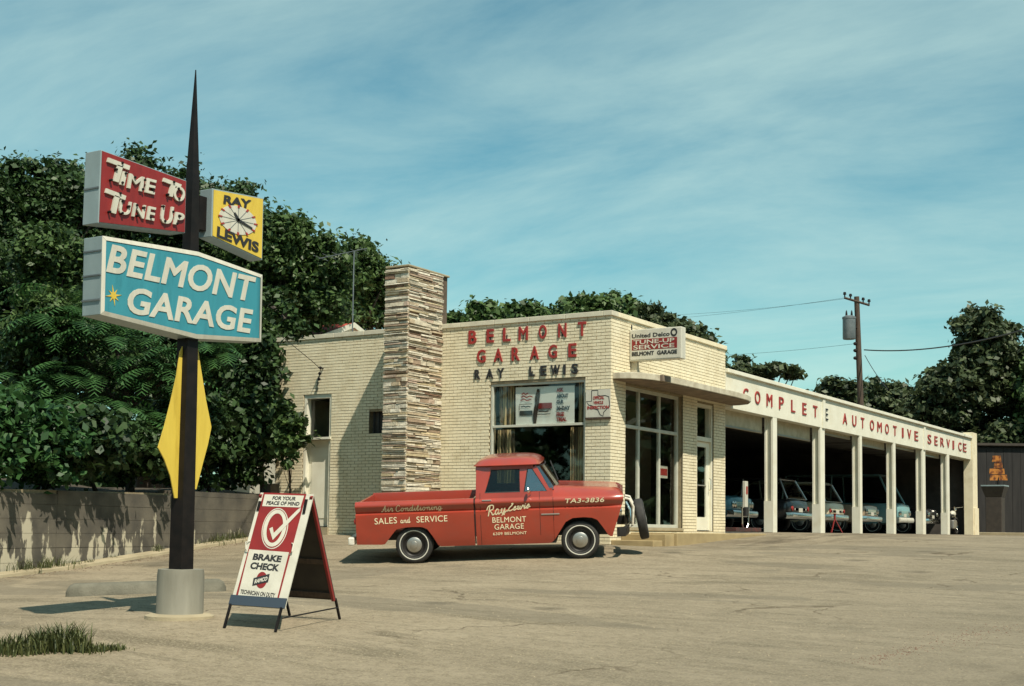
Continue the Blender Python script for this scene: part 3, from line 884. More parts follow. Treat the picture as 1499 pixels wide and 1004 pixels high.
MB().box(XS - 0.32, XS + 0.07, YB + 0.022, 55.2, FT + 0.001, FT + 0.095).build('fascia_coping', M['white_paint'], G, bevel=0.01)
pil = [(33.27, 33.56), (37.0, 37.38), (40.66, 40.90), (44.3, 44.56), (47.92, 48.3), (51.39, 51.73)]
for a, b in pil:
    mb = MB(); zc = 0.80
    mb.box(XS - 0.25, XS - 0.003, a, b, -0.3, zc)
    mb.box(XS - 0.25, XS - 0.003, a + 0.07, b, zc, FB - 0.001)
    mb.box(XS - 0.06, XS - 0.003, a, a + 0.07, zc, FB - 0.001)
    p_ = mb.build('pillar', M['white_paint'], G)
    MB().box(XS - 0.243, XS - 0.20, a + 0.02, a + 0.066, zc + 0.002, FB - 0.002).build('door_track', M['white_paint'], p_)
endp = MB().box(XS - 0.285, XS + 0.06, 55.21, 56.0, -0.3, 4.05).build('end_pier', M['brick'], G)
MB().box(XS + 0.061, XS + 0.10, 55.30, 56.02, -0.3, 1.05).build('buttress', M['brick'], endp)
MB().box(-22, XS - 0.29, 55.72, 55.95, 3.69, 4.02).build('end_parapet', M['inner_dark'], G)
MB().box(-22.02, XS - 0.287, 55.70, 55.97, 4.021, 4.07).build('parapet_cap', M['coping'], G)
# rolled-up bay doors showing under the lintel
bay_edges = [(30.3, 33.27)] + [(pil[i][1], pil[i + 1][0]) for i in range(5)] + [(pil[5][1], 55.2)]
drop = (0.42, 0.40, 0.12, 0.24, 0.10, 0.16, 0.05)
for (a, b), d in zip(bay_edges, drop):
    dd = MB()
    dd.box(XS - 0.33, XS - 0.295, a + 0.02, b - 0.02, FB - d, FB + 0.02)
    bd = dd.build('bay_door', M['tarnish'], G, bevel=0.006)
    MB().box(XS - 0.29, XS - 0.283, a + 0.03, b - 0.03, FB - d + 0.01, FB - d + 0.05).build('bottom_rail', M['dull_metal'], bd)
    MB().box(XS - 2.9, XS - 0.34, a + 0.05, b - 0.05, FB + 0.05, FB + 0.09).build('raised_panel', M['inner_dark'], bd)

# ---- raised letters
def letter_row(row, zb, zt, m, plane, depth=0.022, stand=0.004, bold=0.02):
    for ch, a, b in row:
        if plane == 'Y':
            x0 = onY(a, 510, YF).x; x1 = onY(b, 510, YF).x
            BL, BR, TL = (x0, YF - stand, zb), (x1, YF - stand, zb), (x0, YF - stand, zt)
        else:
            y0 = onX(a, 620, XS).y; y1 = onX(b, 620, XS).y
            BL, BR, TL = (XS + stand, y0, zb), (XS + stand, y1, zb), (XS + stand, y0, zt)
        t = text_on(MB(), ch, BL, BR, TL, depth, bold)
        lt = t.build('letter', m, G)
        # stand-off pin behind the letter
        c = (Vector(BL) + Vector(BR)) / 2
        if plane == 'Y':
            MB().box(c.x - 0.012, c.x + 0.012, YF - stand - 0.01, YF + 0.01, zb + 0.02, (zb + zt) / 2).build('bracket', M['rubber'], lt)
zB, zT = onY(688, 503.7, YF).z, onY(688, 484.2, YF).z
letter_row([('B', 686.3, 697.8), ('E', 712.7, 723.2), ('L', 736.6, 747.6), ('M', 759.5, 773), ('O', 789, 800.4), ('N', 817.4, 829.3), ('T', 846.2, 858.2)], zB, zT, M['red_letter'], 'Y')
zB, zT = onY(704, 531.1, YF).z, onY(704, 512, YF).z
letter_row([('G', 699, 711.3), ('A', 723.6, 736.5), ('R', 749.6, 761.3), ('A', 776.6, 789.4), ('G', 803.5, 815.8), ('E', 832.7, 844.3)], zB, zT, M['red_letter'], 'Y')
zB, zT = onY(699, 555, YF).z, onY(699, 541, YF).z
letter_row([('R', 695.8, 704), ('A', 712.5, 723), ('Y', 728.7, 739), ('L', 775.8, 783.6), ('E', 792, 801), ('W', 807, 820.5), ('I', 825.4, 828.8), ('S', 837.4, 847)], zB, zT, M['black_letter'], 'Y')
zB, zT = onX(1108, 591.3, XS).z, onX(1108, 572.5, XS).z
sc7 = lambda v: 1040 + v / 3.331
row = [('C', 158, 182), ('O', 215, 240), ('M', 272, 299), ('P', 333, 355), ('L', 392, 411), ('E', 447, 466), ('T', 499, 519),
       ('A', 644, 664), ('U', 690, 709), ('T', 732, 748), ('O', 776, 795), ('M', 812, 833), ('O', 850, 867), ('T', 889, 906), ('I', 932, 939), ('V', 958, 976), ('E', 993, 1010),
       ('S', 1057, 1074), ('E', 1090, 1105), ('R', 1119, 1136), ('V', 1149, 1164), ('I', 1178, 1185), ('C', 1206, 1221), ('E', 1230, 1245)]
letter_row([(c, sc7(a), sc7(b)) for c, a, b in row], zB, zT, M['red_letter'], 'X', depth=0.02, stand=0.004, bold=0.005)
letter_row([('E', sc7(556), sc7(571))], zB, zT, M['black_letter'], 'X', depth=0.02, stand=0.006, bold=0.0)

# ---- things on and in the building
# projecting box sign above the canopy (stands out from the side wall, faces the street)
yS = onX(921, 505, XS).y
sg = thing('projecting_sign', 'white box sign with red tune-up service band projecting from the side wall above the canopy', 'sign', (XS, yS, 3.4))
sp = lambda x, y: onY(x, y, yS)
TLp, TRp, BLp = sp(921.5, 483), sp(997.5, 475.6), sp(921.5, 529)
sx0_, sx1_, sz0, sz1 = TLp.x, TRp.x, BLp.z, TLp.z
MB().box(sx0_, sx1_, yS + 0.004, yS + 0.22, sz0, sz1).build('cabinet', M['sign_white'], sg, bevel=0.015)
MB().box(sx0_ + 0.03, sx1_ - 0.03, yS - 0.001, yS + 0.003, sz0 + 0.03, sz1 - 0.03).build('face_panel', M['sign_white'], sg)
sgw, sgh = sx1_ - sx0_, sz1 - sz0
def s2(u, v, d=0.003): return Vector((sx0_ + sgw * u, yS - d, sz0 + sgh * v))
MB().box(s2(.05, 0).x, s2(.92, 0).x, yS - 0.004, yS - 0.0012, s2(0, .34).z, s2(0, .68).z).build('red_band', M['sign_red'], sg)
t = Sep(); text_on(t, 'TUNE-UP', s2(.08, .525, .0045), s2(.87, .525, .0045), s2(.08, .655, .0045), 0.004, 0.012)
text_on(t, 'SERVICE', s2(.08, .36, .0045), s2(.87, .36, .0045), s2(.08, .495, .0045), 0.004, 0.012)
t.build('lettering', M['sign_white'], sg)
t = Sep(); text_on(t, 'United', s2(.05, .73, .002), s2(.41, .73, .002), s2(.05, .86, .002), 0.004, 0.02)
text_on(t, 'Delco', s2(.46, .73, .002), s2(.78, .73, .002), s2(.46, .86, .002), 0.004, 0.02)
text_on(t, 'BELMONT', s2(.05, .16, .002), s2(.48, .16, .002), s2(.05, .29, .002), 0.004, 0.04)
text_on(t, 'GARAGE', s2(.54, .16, .002), s2(.92, .16, .002), s2(.54, .29, .002), 0.004, 0.04)
cc = s2(.86, .83, .002); ring = []
for k in range(24):
    a = 2 * math.pi * k / 24; ring.append((cc + Vector((0.075 * math.cos(a), 0, 0.085 * math.sin(a))), cc + Vector((0.042 * math.cos(a), 0, 0.045 * math.sin(a)))))
t.grid([[r[0] + Vector((0, -.003, 0)) for r in ring + ring[:1]], [r[1] + Vector((0, -.003, 0)) for r in ring + ring[:1]]])
t.build('lettering', M['black_letter'], sg)
MB().box(sx0_ - 0.035, sx0_ - 0.003, yS + 0.08, yS + 0.14, sz0 - 0.15, sz1 + 0.12).build('mounting_post', M['black_steel'], sg)
MB().box(XS - 0.005, sx0_ + 0.0, yS + 0.085, yS + 0.135, sz0 + 0.1, sz0 + 0.16).build('bracket', M['black_steel'], sg)
MB().box(XS - 0.005, sx0_ + 0.0, yS + 0.085, yS + 0.135, sz1 - 0.16, sz1 - 0.1).build('bracket', M['black_steel'], sg)
MB().box(sx0_ + 0.01, sx0_ + 0.14, yS + 0.07, yS + 0.16, 3.176, sz0 - 0.002).build('support_foot', M['canopy'], sg)

# Texas-shaped inspection board
tx = thing('inspection_board', 'white board with red lettering and state outline right of the shop window', 'sign', (onY(878, 600, YF).x, YF, 2.2))
a, b = onY(859, 571, YF), onY(894, 610, YF)
MB().box(a.x, b.x, YF - 0.035, YF - 0.012, b.z, a.z).build('board', M['sign_white'], tx)
MB().box(a.x - 0.01, b.x + 0.01, YF - 0.05, YF - 0.005, b.z - 0.035, b.z - 0.002).build('ledge', M['wood'], tx)
def q2(u, v, d=0.037): return Vector((a.x + (b.x - a.x) * u, YF - d, b.z + (a.z - b.z) * v))
tex = [(.24, .97), (.50, .97), (.50, .78), (.62, .76), (.80, .77), (.95, .72), (.98, .50), (.99, .36), (.86, .28), (.74, .16), (.72, .03), (.60, .08), (.50, .26), (.36, .30), (.26, .42), (.12, .45), (.02, .58), (.24, .58), (.24, .97)]
stroke_text(MB(), [tex], q2(0, 0), q2(1, 0), q2(0, 1), 0.008, 0.001).build('state_outline', M['black_letter'], tx)
t = Sep()
text_on(t, 'OFFICIAL', q2(.30, .64), q2(.76, .64), q2(.30, .76), 0.003, 0.03)
text_on(t, 'VEHICLE', q2(.32, .47), q2(.72, .47), q2(.32, .58), 0.003, 0.03)
text_on(t, 'INSPECTION', q2(.06, .29), q2(.96, .29), q2(.06, .41), 0.003, 0.03)
t.build('lettering', M['red_letter'], tx)

# curtains behind the shop window
def curtain(x0, x1, z0, z1, label, waves=7):
    rows = []; n = waves * 8
    for z in np.linspace(z0, z1, 8):
        r = []
        for k in range(n + 1):
            u = k / n
            d = 0.035 * math.sin(u * waves * 2 * math.pi + 0.6 * math.sin(3 * z + u * 5)) * (0.8 + 0.3 * math.sin(z * 4))
            r.append((x0 + (x1 - x0) * u, YF + 0.20 + d, z))
        rows.append(r)
    m_ = MB(); m_.grid(rows); m_.grid([[(p[0], p[1] + 0.004, p[2]) for p in r] for r in rows], flip=True)
    tag(m_.build('curtain', M['curtain'], smooth=60), label, 'curtain', 'striped curtains in the shop window')
def curtain_mat():
    m = mat('striped_curtain', (0.20, 0.145, 0.075), 0.9)
    t = m.node_tree; p = t.nodes['Principled BSDF']
    g = t.nodes.new('ShaderNodeNewGeometry'); w = t.nodes.new('ShaderNodeTexWave')
    w.bands_direction = 'X'; w.inputs['Scale'].default_value = 5.0; w.inputs['Distortion'].default_value = 1.2; w.inputs['Detail'].default_value = 3
    t.links.new(g.outputs['Position'], w.inputs['Vector'])
    r = t.nodes.new('ShaderNodeValToRGB')
    r.color_ramp.elements[0].position = 0.25; r.color_ramp.elements[0].color = (0.10, 0.07, 0.042, 1)
    r.color_ramp.elements[1].position = 0.8; r.color_ramp.elements[1].color = (0.52, 0.40, 0.22, 1)
    t.links.new(w.outputs[0], r.inputs[0]); t.links.new(r.outputs[0], p.inputs['Base Color'])
    return m
M['curtain'] = curtain_mat()
X_ = lambda px: onY(px, 620, YF).x
curtain(X_(723), X_(757), wbar + 0.02, FWIN[3] - 0.02, 'short striped curtain left of the paper banner above the window bar', 6)
curtain(X_(840), X_(855), wbar + 0.02, FWIN[3] - 0.02, 'short dark striped curtain right of the paper banner above the window bar', 3)
curtain(X_(722), X_(747), 0.42, wbar - 0.06, 'long striped curtain at the left of the shop window behind the truck cab', 5)
curtain(X_(829), X_(855), 0.42, wbar - 0.05, 'long striped curtain at the right of the shop window above the truck hood', 5)

# paper banner behind the upper glass
bn = thing('window_banner', 'white paper banner with spark plug picture and red and navy words in the shop window', 'banner', (X_(798), YF + 0.22, wbar))
yb_ = YF + 0.10
pb = lambda u, v, d=0.0: onY(755 + 86 * u, 567 - 3 * u + 55 * (1 - v), yb_) + Vector((0, -d, 0))
rows = []
for v in np.linspace(0, 1, 6):
    rows.append([pb(u, v, 0.004 * math.sin(u * 9 + v * 2)) for u in np.linspace(0, 1, 14)])
mm = MB(); mm.grid(rows); mm.build('paper', mat('banner_paper', (0.80, 0.80, 0.76), .8), bn, smooth=60)
def bquad(u0, u1, v0, v1, d=0.014):
    return [pb(u0, v0, d), pb(u1, v0, d), pb(u1, v1, d), pb(u0, v1, d)]
m_ = MB(); m_.prism(bquad(.36, .62, .41, .56), (0, .003, 0)); m_.build('red_carton', M['sign_red'], bn)
m_ = MB(); m_.prism(bquad(.07, .29, .24, .37), (0, .003, 0)); m_.build('black_carton', M['black_letter'], bn)
m_ = MB(); stroke_text(m_, [[(.07, .39), (.07, .54), (.29, .54)], [(.36, .39), (.60, .39), (.60, .26), (.36, .26)]], pb(0, 0, .014), pb(1, 0, .014), pb(0, 1, .014), 0.007)
stroke_text(m_, [[(.10, .47), (.14, .49), (.18, .46), (.22, .48), (.26, .46)], [(.40, .33), (.46, .34), (.52, .32), (.57, .34)]], pb(0, 0, .014), pb(1, 0, .014), pb(0, 1, .014), 0.012)
m_.build('carton_outline', M['black_letter'], bn)
m_ = MB(); m_.prism([pb(.305, .02, .016), pb(.35, .02, .016), pb(.40, .55, .016), pb(.42, .78, .016), pb(.405, .93, .016), pb(.37, .94, .016), pb(.34, .75, .016), pb(.335, .55, .016), pb(.29, .2, .016)], (0, .003, 0))
m_.build('spark_plug_print', M['office_dark'], bn)
m_ = Sep()
stroke_text(m_, [[(.11, .80), (.15, .84), (.17, .79), (.22, .83)], [(.10, .72), (.15, .76), (.19, .71), (.25, .75), (.30, .72)], [(.09, .64), (.15, .68), (.20, .63), (.27, .66)]], pb(0, 0, .014), pb(1, 0, .014), pb(0, 1, .014), 0.012)
for s_, u0, u1, v0 in (('ASK', .70, .82, .84), ('FREE', .70, .83, .19), ('TRIAL', .70, .87, .05)):
    text_on(m_, s_, pb(u0, v0, .014), pb(u1, v0, .014), pb(u0, v0 + .11, .014), 0.003, 0.05)
m_.build('lettering', M['red_letter'], bn)
m_ = Sep()
for s_, u0, u1, v0 in (('ABOUT', .70, .90, .68), ('OUR', .70, .82, .52), ('30-DAY', .70, .93, .35)):
    text_on(m_, s_, pb(u0, v0, .014), pb(u1, v0, .014), pb(u0, v0 + .11, .014), 0.003, 0.05)
m_.build('lettering', M['board_blue'], bn)

# office chair and small sign behind the side window
ch = thing('office_chair', 'black office chair standing behind the corner shop window', 'chair', (XS - 0.95, 26.6, 0.02))
cx_, cy_ = XS - 0.75, 26.35
MB().box(cx_ - .26, cx_ + .26, cy_ - .26, cy_ + .26, .42, .52).build('seat', M['rubber'], ch, bevel=0.03)
MB().box(cx_ - .28, cx_ - .20, cy_ - .25, cy_ + .25, .56, 1.0).build('backrest', M['rubber'], ch, bevel=0.03)
for sx_ in (-1, 1):
    for sy_ in (-1, 1):
        MB().tube([(cx_ + sx_ * .22, cy_ + sy_ * .22, .43), (cx_ + sx_ * .25, cy_ + sy_ * .25, .02)], 0.018, 6).build('leg', M['rubber'], ch)
for sy_ in (-1, 1):
    MB().box(cx_ - .24, cx_ + .22, cy_ + sy_ * .28 - .025, cy_ + sy_ * .28 + .025, .64, .68).build('armrest', M['dull_metal'], ch, bevel=0.01)
ws = thing('window_card', 'small white card with red middle band hung inside the corner window', 'sign', (XS - .2, 27.2, 1.2))
y0_, y1_ = 26.87, 27.28
MB().box(XS - .215, XS - .205, y0_, y1_, 1.15, 1.42).build('card', M['sign_white'], ws)
t = MB(); MB().box(XS - .204, XS - .202, y0_ + .02, y1_ - .02, 1.21, 1.36).build('red_band', M['red_letter'], ws)
MB().tube([(XS - .21, (y0_ + y1_) / 2, 1.42), (XS - .21, (y0_ + y1_) / 2, 2.06)], 0.004, 5).build('cord', M['wire'], ws)
# shelf rails seen through the first pane
sh = thing('display_shelf', 'pale metal display shelf behind the first pane of the corner window', 'shelf', (XS - .8, 25.2, 0.02))
for z in (1.14, 1.42):
    MB().box(XS - .85, XS - .5, 24.9, 25.62, z, z + .035).build('shelf_board', M['cabinet'], sh)
for y in (24.92, 25.58):
    for x in (XS - .84, XS - .53):
        MB().box(x, x + .03, y, y + .03, .02, 1.6).build('upright', M['rubber'], sh)

# service wire anchor on the left part of the street wall
an = thing('service_bracket', 'small dark cable bracket with insulators on the wall above the back door', 'bracket', onY(473, 545, YF))
p0 = onY(473, 539, YF); p1 = onY(468, 560, YF)
MB().tube([(p0.x, YF + .01, p0.z), (p0.x, YF - .16, p0.z)], 0.018, 6).build('arm', M['rubber'], an)
for k in range(3):
    q = p0.lerp(p1, k * .4); MB().lathe([(0, -.03), (.03, -.02), (.035, .02), (0, .03)], (q.x + .02 * k, YF - .09, q.z), (0, -1, 0), 10, close=False).build('insulator', M['black_steel'], an, smooth=40)
MB().tube([(p0.x - .03, YF - .05, p0.z - .02), (p1.x - .05, YF - .03, p1.z - .05), (p1.x - .06, YF - .02, p1.z - .22)], 0.009, 5).build('drop_cable', M['wire'], an)
MB().tube([(p0.x, YF - .14, p0.z)] + [(onY(455 - k * 16, 527 - k * 13, YF - .5 - k * 1.0)) for k in range(4)], 0.008, 5).build('service_wire', M['wire'], an)

# TV aerial on the roof
pa = onY(516, 480, 25.2); ptop = onY(513.5, 368, 25.2)
aer = thing('tv_aerial', 'thin television aerial mast standing on the office roof left of the chimney', 'aerial', (pa.x, 25.2, 4.05))
MB().tube([(pa.x, 25.2, 4.05), (pa.x, 25.2, ptop.z)], 0.016, 6).build('mast', M['grey_metal'], aer)
MB().tube([(pa.x - .95, 25.05, ptop.z - .12), (pa.x + .3, 25.3, ptop.z + .05)], 0.012, 5).build('boom', M['grey_metal'], aer)
for k in range(6):
    c = Vector((pa.x - .9 + k * .22, 25.06 + k * .045, ptop.z - .11 + k * .03))
    MB().tube([c + Vector((-.06, .35 - k * .03, 0)), c + Vector((.06, -.35 + k * .03, 0))], 0.006, 5).build('element', M['grey_metal'], aer)
# house with red roof behind
rp_ = atw(513, 473, 40); RX, RY, RZ = rp_.x, rp_.y, rp_.z
ho = thing('neighbour_house', 'cream gabled house with red roof peeking over the parapet left of the chimney', 'house', (RX - 1, RY, .3))
MB().box(RX - 1.9, RX, RY - 2.9, RY + 2.9, -.2, RZ - 1.15).build('wall', M['white_paint'], ho)
m_ = MB(); m_.prism([(RX, RY - 2.9, RZ - 1.15), (RX, RY + 2.9, RZ - 1.15), (RX, RY, RZ - .06)], (-.2, 0, 0)); m_.build('gable', M['white_paint'], ho)
for s in (-1, 1):
    m_ = MB(); m_.prism([(RX + .12, RY, RZ - .08), (RX + .12, RY + s * 3.2, RZ - 1.28), (RX + .12, RY + s * 3.2, RZ - 1.18), (RX + .12, RY, RZ)], (-2.1, 0, 0)); rf_ = m_.build('roof_slope', M['roof_red'], ho)
    m_ = MB(); m_.prism([(RX + .125, RY, RZ - .14), (RX + .125, RY + s * 3.2, RZ - 1.34), (RX + .125, RY + s * 3.2, RZ - 1.17), (RX + .125, RY, RZ + .01)], (.04, 0, 0)); m_.build('rake_board', M['sign_white'], ho)

# =================================================================== POLE SIGN
pbase = atw(264, 903, 14)
xp, yp, zp = -10.244, 10.195, gzf(-10.244, 10.195)
PS = thing('pole_sign', 'tall black spire sign carrying turquoise, red and yellow cabinets on a grey drum', 'pole sign', (xp, yp, zp))
dz_t = onX(264, 833, xp).z
MB().lathe([(0.0, 0), (0.245, 0), (0.245, .02), (0.24, .03), (0.24, dz_t - zp - .02), (0.232, dz_t - zp + .05), (0, dz_t - zp + .05)], (xp, yp, zp - .05), (0, 0, 1), 48, close=False).build('base_drum', M['drum'], PS, smooth=40)
MB().lathe([(0.0, 0), (0.36, 0), (0.35, .05), (0.30, .07), (0, .075)], (xp, yp, zp - .03), (0, 0, 1), 40, close=False).build('footing', M['concrete'], PS, smooth=40)
tipz = onX(286, 102, xp).z
pl = MB()
secs = [(dz_t - .1, .088), (1.3, .080), (2.0, .075), (2.95, .060), (3.6, .052), (4.0, .037), (tipz, .004)]
rows = []
for z, h in secs:
    rows.append([(xp - h, yp - h, z), (xp + h, yp - h, z), (xp + h, yp + h, z), (xp - h, yp + h, z), (xp - h, yp - h, z)])
pl.grid(rows); pl.build('pole', M['black_steel'], PS)

def cabinet(poly, x0, x1, name, face_m, border=0.0, rim_m=None):
    """poly in (Y, Z), front face at x1"""
    c = MB(); c.prism([(x0, y, z) for y, z in poly], (x1 - x0, 0, 0))
    cb = c.build(name, rim_m or M['cabinet'], PS, bevel=0.006)
    cy = sum(p[0] for p in poly) / len(poly); cz = sum(p[1] for p in poly) / len(poly)
    hw = max(abs(p[0] - cy) for p in poly); hh = max(abs(p[1] - cz) for p in poly)
    ins = [(cy + (y - cy) * (1 - border / hw), cz + (z - cz) * (1 - border / hh)) for y, z in poly]
    f = MB(); f.prism([(x1 + .001, y, z) for y, z in ins], (.005, 0, 0)); f.build('face_panel', face_m, cb)
    f = MB(); f.prism([(x0 - .001, y, z) for y, z in ins], (-.005, 0, 0)); f.build('back_panel', face_m, cb)
    return cb
xf = xp + .13
blue = [(8.89, 2.775), (10.17, 2.853), (11.175, 2.775), (11.18, 2.025), (10.19, 1.937), (8.90, 2.008)]
cbB = cabinet(blue, xp - .13, xf, 'turquoise_cabinet', M['sign_blue'], .045, M['cabinet'])
fr = MB()
ins = blue
for i in range(6):
    a_, b_ = blue[i], blue[(i + 1) % 6]
    cy, cz = 10.03, 2.39
    ia = (cy + (a_[0] - cy) * .965, cz + (a_[1] - cz) * .90); ib = (cy + (b_[0] - cy) * .965, cz + (b_[1] - cz) * .90)
    fr.add([(xf + .001, a_[0], a_[1]), (xf + .001, b_[0], b_[1]), (xf + .012, ib[0], ib[1]), (xf + .012, ia[0], ia[1])], [(0, 1, 2, 3), (3, 2, 1, 0)])
fr.build('rim', M['sign_white'], cbB)
# ribs on the end of the cabinet
for k in range(3):
    z = 2.15 + k * .24
    MB().box(xp - .125, xp + .125, 8.884, 8.893, z, z + .014).build('end_rib', M['grey_metal'], cbB)
zoomB = lambda x, y: onX(110 + x / 5.169, 330 + y / 5.169, xf + .007)
t = Sep()
text_on(t, 'BELMONT', zoomB(232, 352), zoomB(1330, 580), zoomB(282, 140), 0.006, 0.026, 1.05)
text_on(t, 'GARAGE', zoomB(378, 660), zoomB(1318, 818), zoomB(415, 460), 0.006, 0.026, 1.05)
t.build('lettering', M['sign_white'], cbB)
sc = zoomB(290, 530); t = Sep()
for k in range(8):
    a = k * math.pi / 4 + .2; L = (.105 if k % 2 == 0 else .078)
    d_ = Vector((0, math.cos(a), math.sin(a))); s_ = Vector((0, -math.sin(a), math.cos(a))) * .014
    t.prism([sc + s_, sc + d_ * L, sc - s_], (.004, 0, 0))
t.prism([sc + Vector((0, .035 * math.cos(k * .785), .035 * math.sin(k * .785))) for k in range(8)], (.005, 0, 0))
t.build('star', M['sign_yellow'], cbB)
# red neon cabinet
rp = lambda x, y, X=xf: (lambda v: (v.y, v.z))(onX(x, y, X))
red = [rp(150, 218.5), rp(275, 264), rp(273, 341), rp(145.5, 326)]
cbR = cabinet(red, xp - .11, xp + .11, 'red_cabinet', M['sign_red'], .012, M['cabinet'])
z2 = lambda x, y: onX(110 + x / 5.169, 200 + y / 5.169, xp + .118)
t = Sep()
bs = .02
def poly2(pts): t.prism([z2(*p) for p in pts], (.02, 0, 0))
def big_t(x, y, k=1.0, w=160, h=185):
    th = 32 * k; y2 = y + w * .37
    poly2([(x - 4, y - 4), (x + w, y2), (x + w - 8, y2 + th), (x - 12, y + th - 4)])
    poly2([(x + .40 * w, y + .40 * w * .37 + th - 6), (x + .66 * w, y + .66 * w * .37 + th - 6), (x + .46 * w, y + h), (x + .22 * w, y + h - .08 * w)])
big_t(247, 163); big_t(232, 396, w=145, h=190); big_t(668, 316, .85, 128, 142)
text_on(t, 'I', z2(330, 362), z2(362, 372), z2(354, 262), .02, .02)
text_on(t, 'ME', z2(385, 388), z2(592, 440), z2(402, 278), .02, .02)
text_on(t, 'O', z2(733, 482), z2(818, 498), z2(742, 372), .02, .02)
text_on(t, 'UNE', z2(318, 582), z2(588, 640), z2(336, 478), .02, .02, 1.08)
text_on(t, 'U', z2(634, 652), z2(722, 668), z2(652, 517), .02, .02)
text_on(t, 'P', z2(736, 662), z2(806, 676), z2(754, 570), .02, .02)
t.build('lettering', M['sign_white'], cbR)
# neon tube supports: small dark dots on the letters
t = MB()
for s_, pts in enumerate([[(262, 330), (345, 200), (300, 250), (370, 280), (345, 350), (440, 310), (500, 400), (515, 330), (580, 400), (690, 440), (735, 345), (770, 395), (775, 470)],
                          [(250, 570), (330, 430), (345, 490), (345, 580), (395, 530), (455, 520), (462, 600), (510, 540), (560, 610), (655, 530), (668, 640), (730, 570), (775, 600), (760, 660)]]):
    for q in pts:
        c = z2(*q); t.lathe([(.013, 0), (.013, .034), (0, .036)], c, (1, 0, 0), 6, close=False)
kind(t.build('tube_support', M['black_steel'], cbR), 'stuff')
MB().box(xp - .105, xp + .105, red[0][0] - .012, red[0][0] - .001, 3.24, 3.255).build('end_rib', M['grey_metal'], cbR)
# yellow clock cabinet
yel = [rp(311, 275.5), rp(386, 290), rp(384, 381), rp(309, 346)]
cbY = cabinet(yel, xp - .05, xf, 'yellow_clock_cabinet', M['sign_yellow'], .018, M['cabinet'])
z3 = lambda x, y: onX(110 + x / 5.169, 200 + y / 5.169, xf + .008)
t = Sep()
text_on(t, 'RAY', z3(1120, 505), z3(1325, 545), z3(1128, 440), 0.005, 0.035)
text_on(t, 'LEWIS', z3(1070, 755), z3(1385, 880), z3(1076, 675), 0.005, 0.035)
t.build('lettering', M['black_letter'], cbY)
cc = z3(1232, 632); e1 = (z3(1370, 665) - cc); e2 = Vector((0, 0, (z3(1232, 525) - cc).z))
dial = MB(); n = 40
dial.prism([cc + e1 * math.cos(2 * math.pi * k / n) + e2 * math.sin(2 * math.pi * k / n) for k in range(n)], (.004, 0, 0))
dial.build('clock_face', M['sign_white'], cbY)
t = Sep()
for k in range(12):
    a = k * math.pi / 6
    d_ = e1 * math.cos(a) + e2 * math.sin(a); s_ = (e1 * -math.sin(a) + e2 * math.cos(a)) * .05
    p_ = cc + Vector((.005, 0, 0))
    t.prism([p_ + d_ * .86 + s_, p_ + d_ * 1.06 + s_, p_ + d_ * 1.06 - s_, p_ + d_ * .86 - s_], (.004, 0, 0))
t.build('hour_mark', M['red_letter'], cbY)
t = Sep()
for k in range(12):
    a = k * math.pi / 6; d_ = e1 * math.cos(a) + e2 * math.sin(a); s_ = (e1 * -math.sin(a) + e2 * math.cos(a)) * .012
    p_ = cc + Vector((.005, 0, 0)); t.prism([p_ + s_, p_ + d_ * .85 + s_, p_ + d_ * .85 - s_, p_ - s_], (.002, 0, 0))
t.build('dial_line', M['grey_metal'], cbY)
p_ = cc + Vector((.009, 0, 0))
h1 = z3(1200, 575); h2 = z3(1335, 695)
for tip_, wd in ((h1, .022), (h2, .016)):
    d_ = Vector((p_.x, tip_.y, tip_.z)) - p_; s_ = Vector((0, -d_.z, d_.y)).normalized() * wd
    m_ = MB(); m_.prism([p_ - d_ * .12 + s_, p_ + d_ + s_ * .5, p_ + d_ - s_ * .5, p_ - d_ * .12 - s_], (.005, 0, 0)); m_.build('clock_hand', M['black_letter'], cbY)
MB().box(xp - .055, xp + .055, yp + .06, yel[0][0] + .05, 3.12, 3.48).build('bracket', M['black_steel'], PS)
# yellow kite plates on both sides of the pole
kx = xp
def kp(x, y): return onX(x, y, kx)
def kite(pts):
    poly = []
    for i in range(len(pts)):
        poly.append(kp(*pts[i]))
    m_ = MB(); m_.prism([p - Vector((.006, 0, 0)) for p in poly], (.012, 0, 0)); m_.build('kite_plate', M['yellow'], PS)
kite([(270, 500), (263, 515), (258, 550), (249, 590), (240, 625), (231, 655), (240, 672), (249, 697), (255, 729), (266, 729), (276, 600), (280, 500)])
kite([(284, 500), (288, 500), (293, 535), (301, 585), (309, 625), (304, 650), (296, 680), (287, 716), (270, 716), (276, 600)])

# =================================================================== CONCRETE WHEEL STOP and kerb by the wall
a_ = atw(96, 876, 17.6); b_ = atw(330, 868, 18.3)
a_.z = gzf(a_.x, a_.y); b_.z = gzf(b_.x, b_.y)
d_ = (b_ - a_).normalized(); s_ = Vector((-d_.y, d_.x, 0)).normalized(); u_ = Vector((0, 0, 1))
prof = [(-.15, -.02), (-.13, .12), (-.08, .165), (.08, .165), (.13, .12), (.15, -.02)]
m_ = MB(); L = (b_ - a_).length
rows = []
for tt, sc_ in ((0, .35), (.04, .8), (.10, 1), (L - .1, 1), (L - .04, .8), (L, .35)):
    rows.append([a_ + d_ * tt + s_ * (q[0] * sc_) + u_ * ((q[1]) * sc_) for q in prof])
m_.grid(rows); m_.add(rows[0], [(0, 1, 2, 3, 4, 5)]); m_.add(rows[-1], [(5, 4, 3, 2, 1, 0)])
tag(m_.build('parking_kerb', mat('wheel_stop_concrete', (0.15, 0.14, 0.105), .85, (0.10, 0.095, .07), scale=5, bump=.4), smooth=50, fix=True), 'long grey concrete wheel stop lying on the paving behind the sign drum', 'wheel stop')

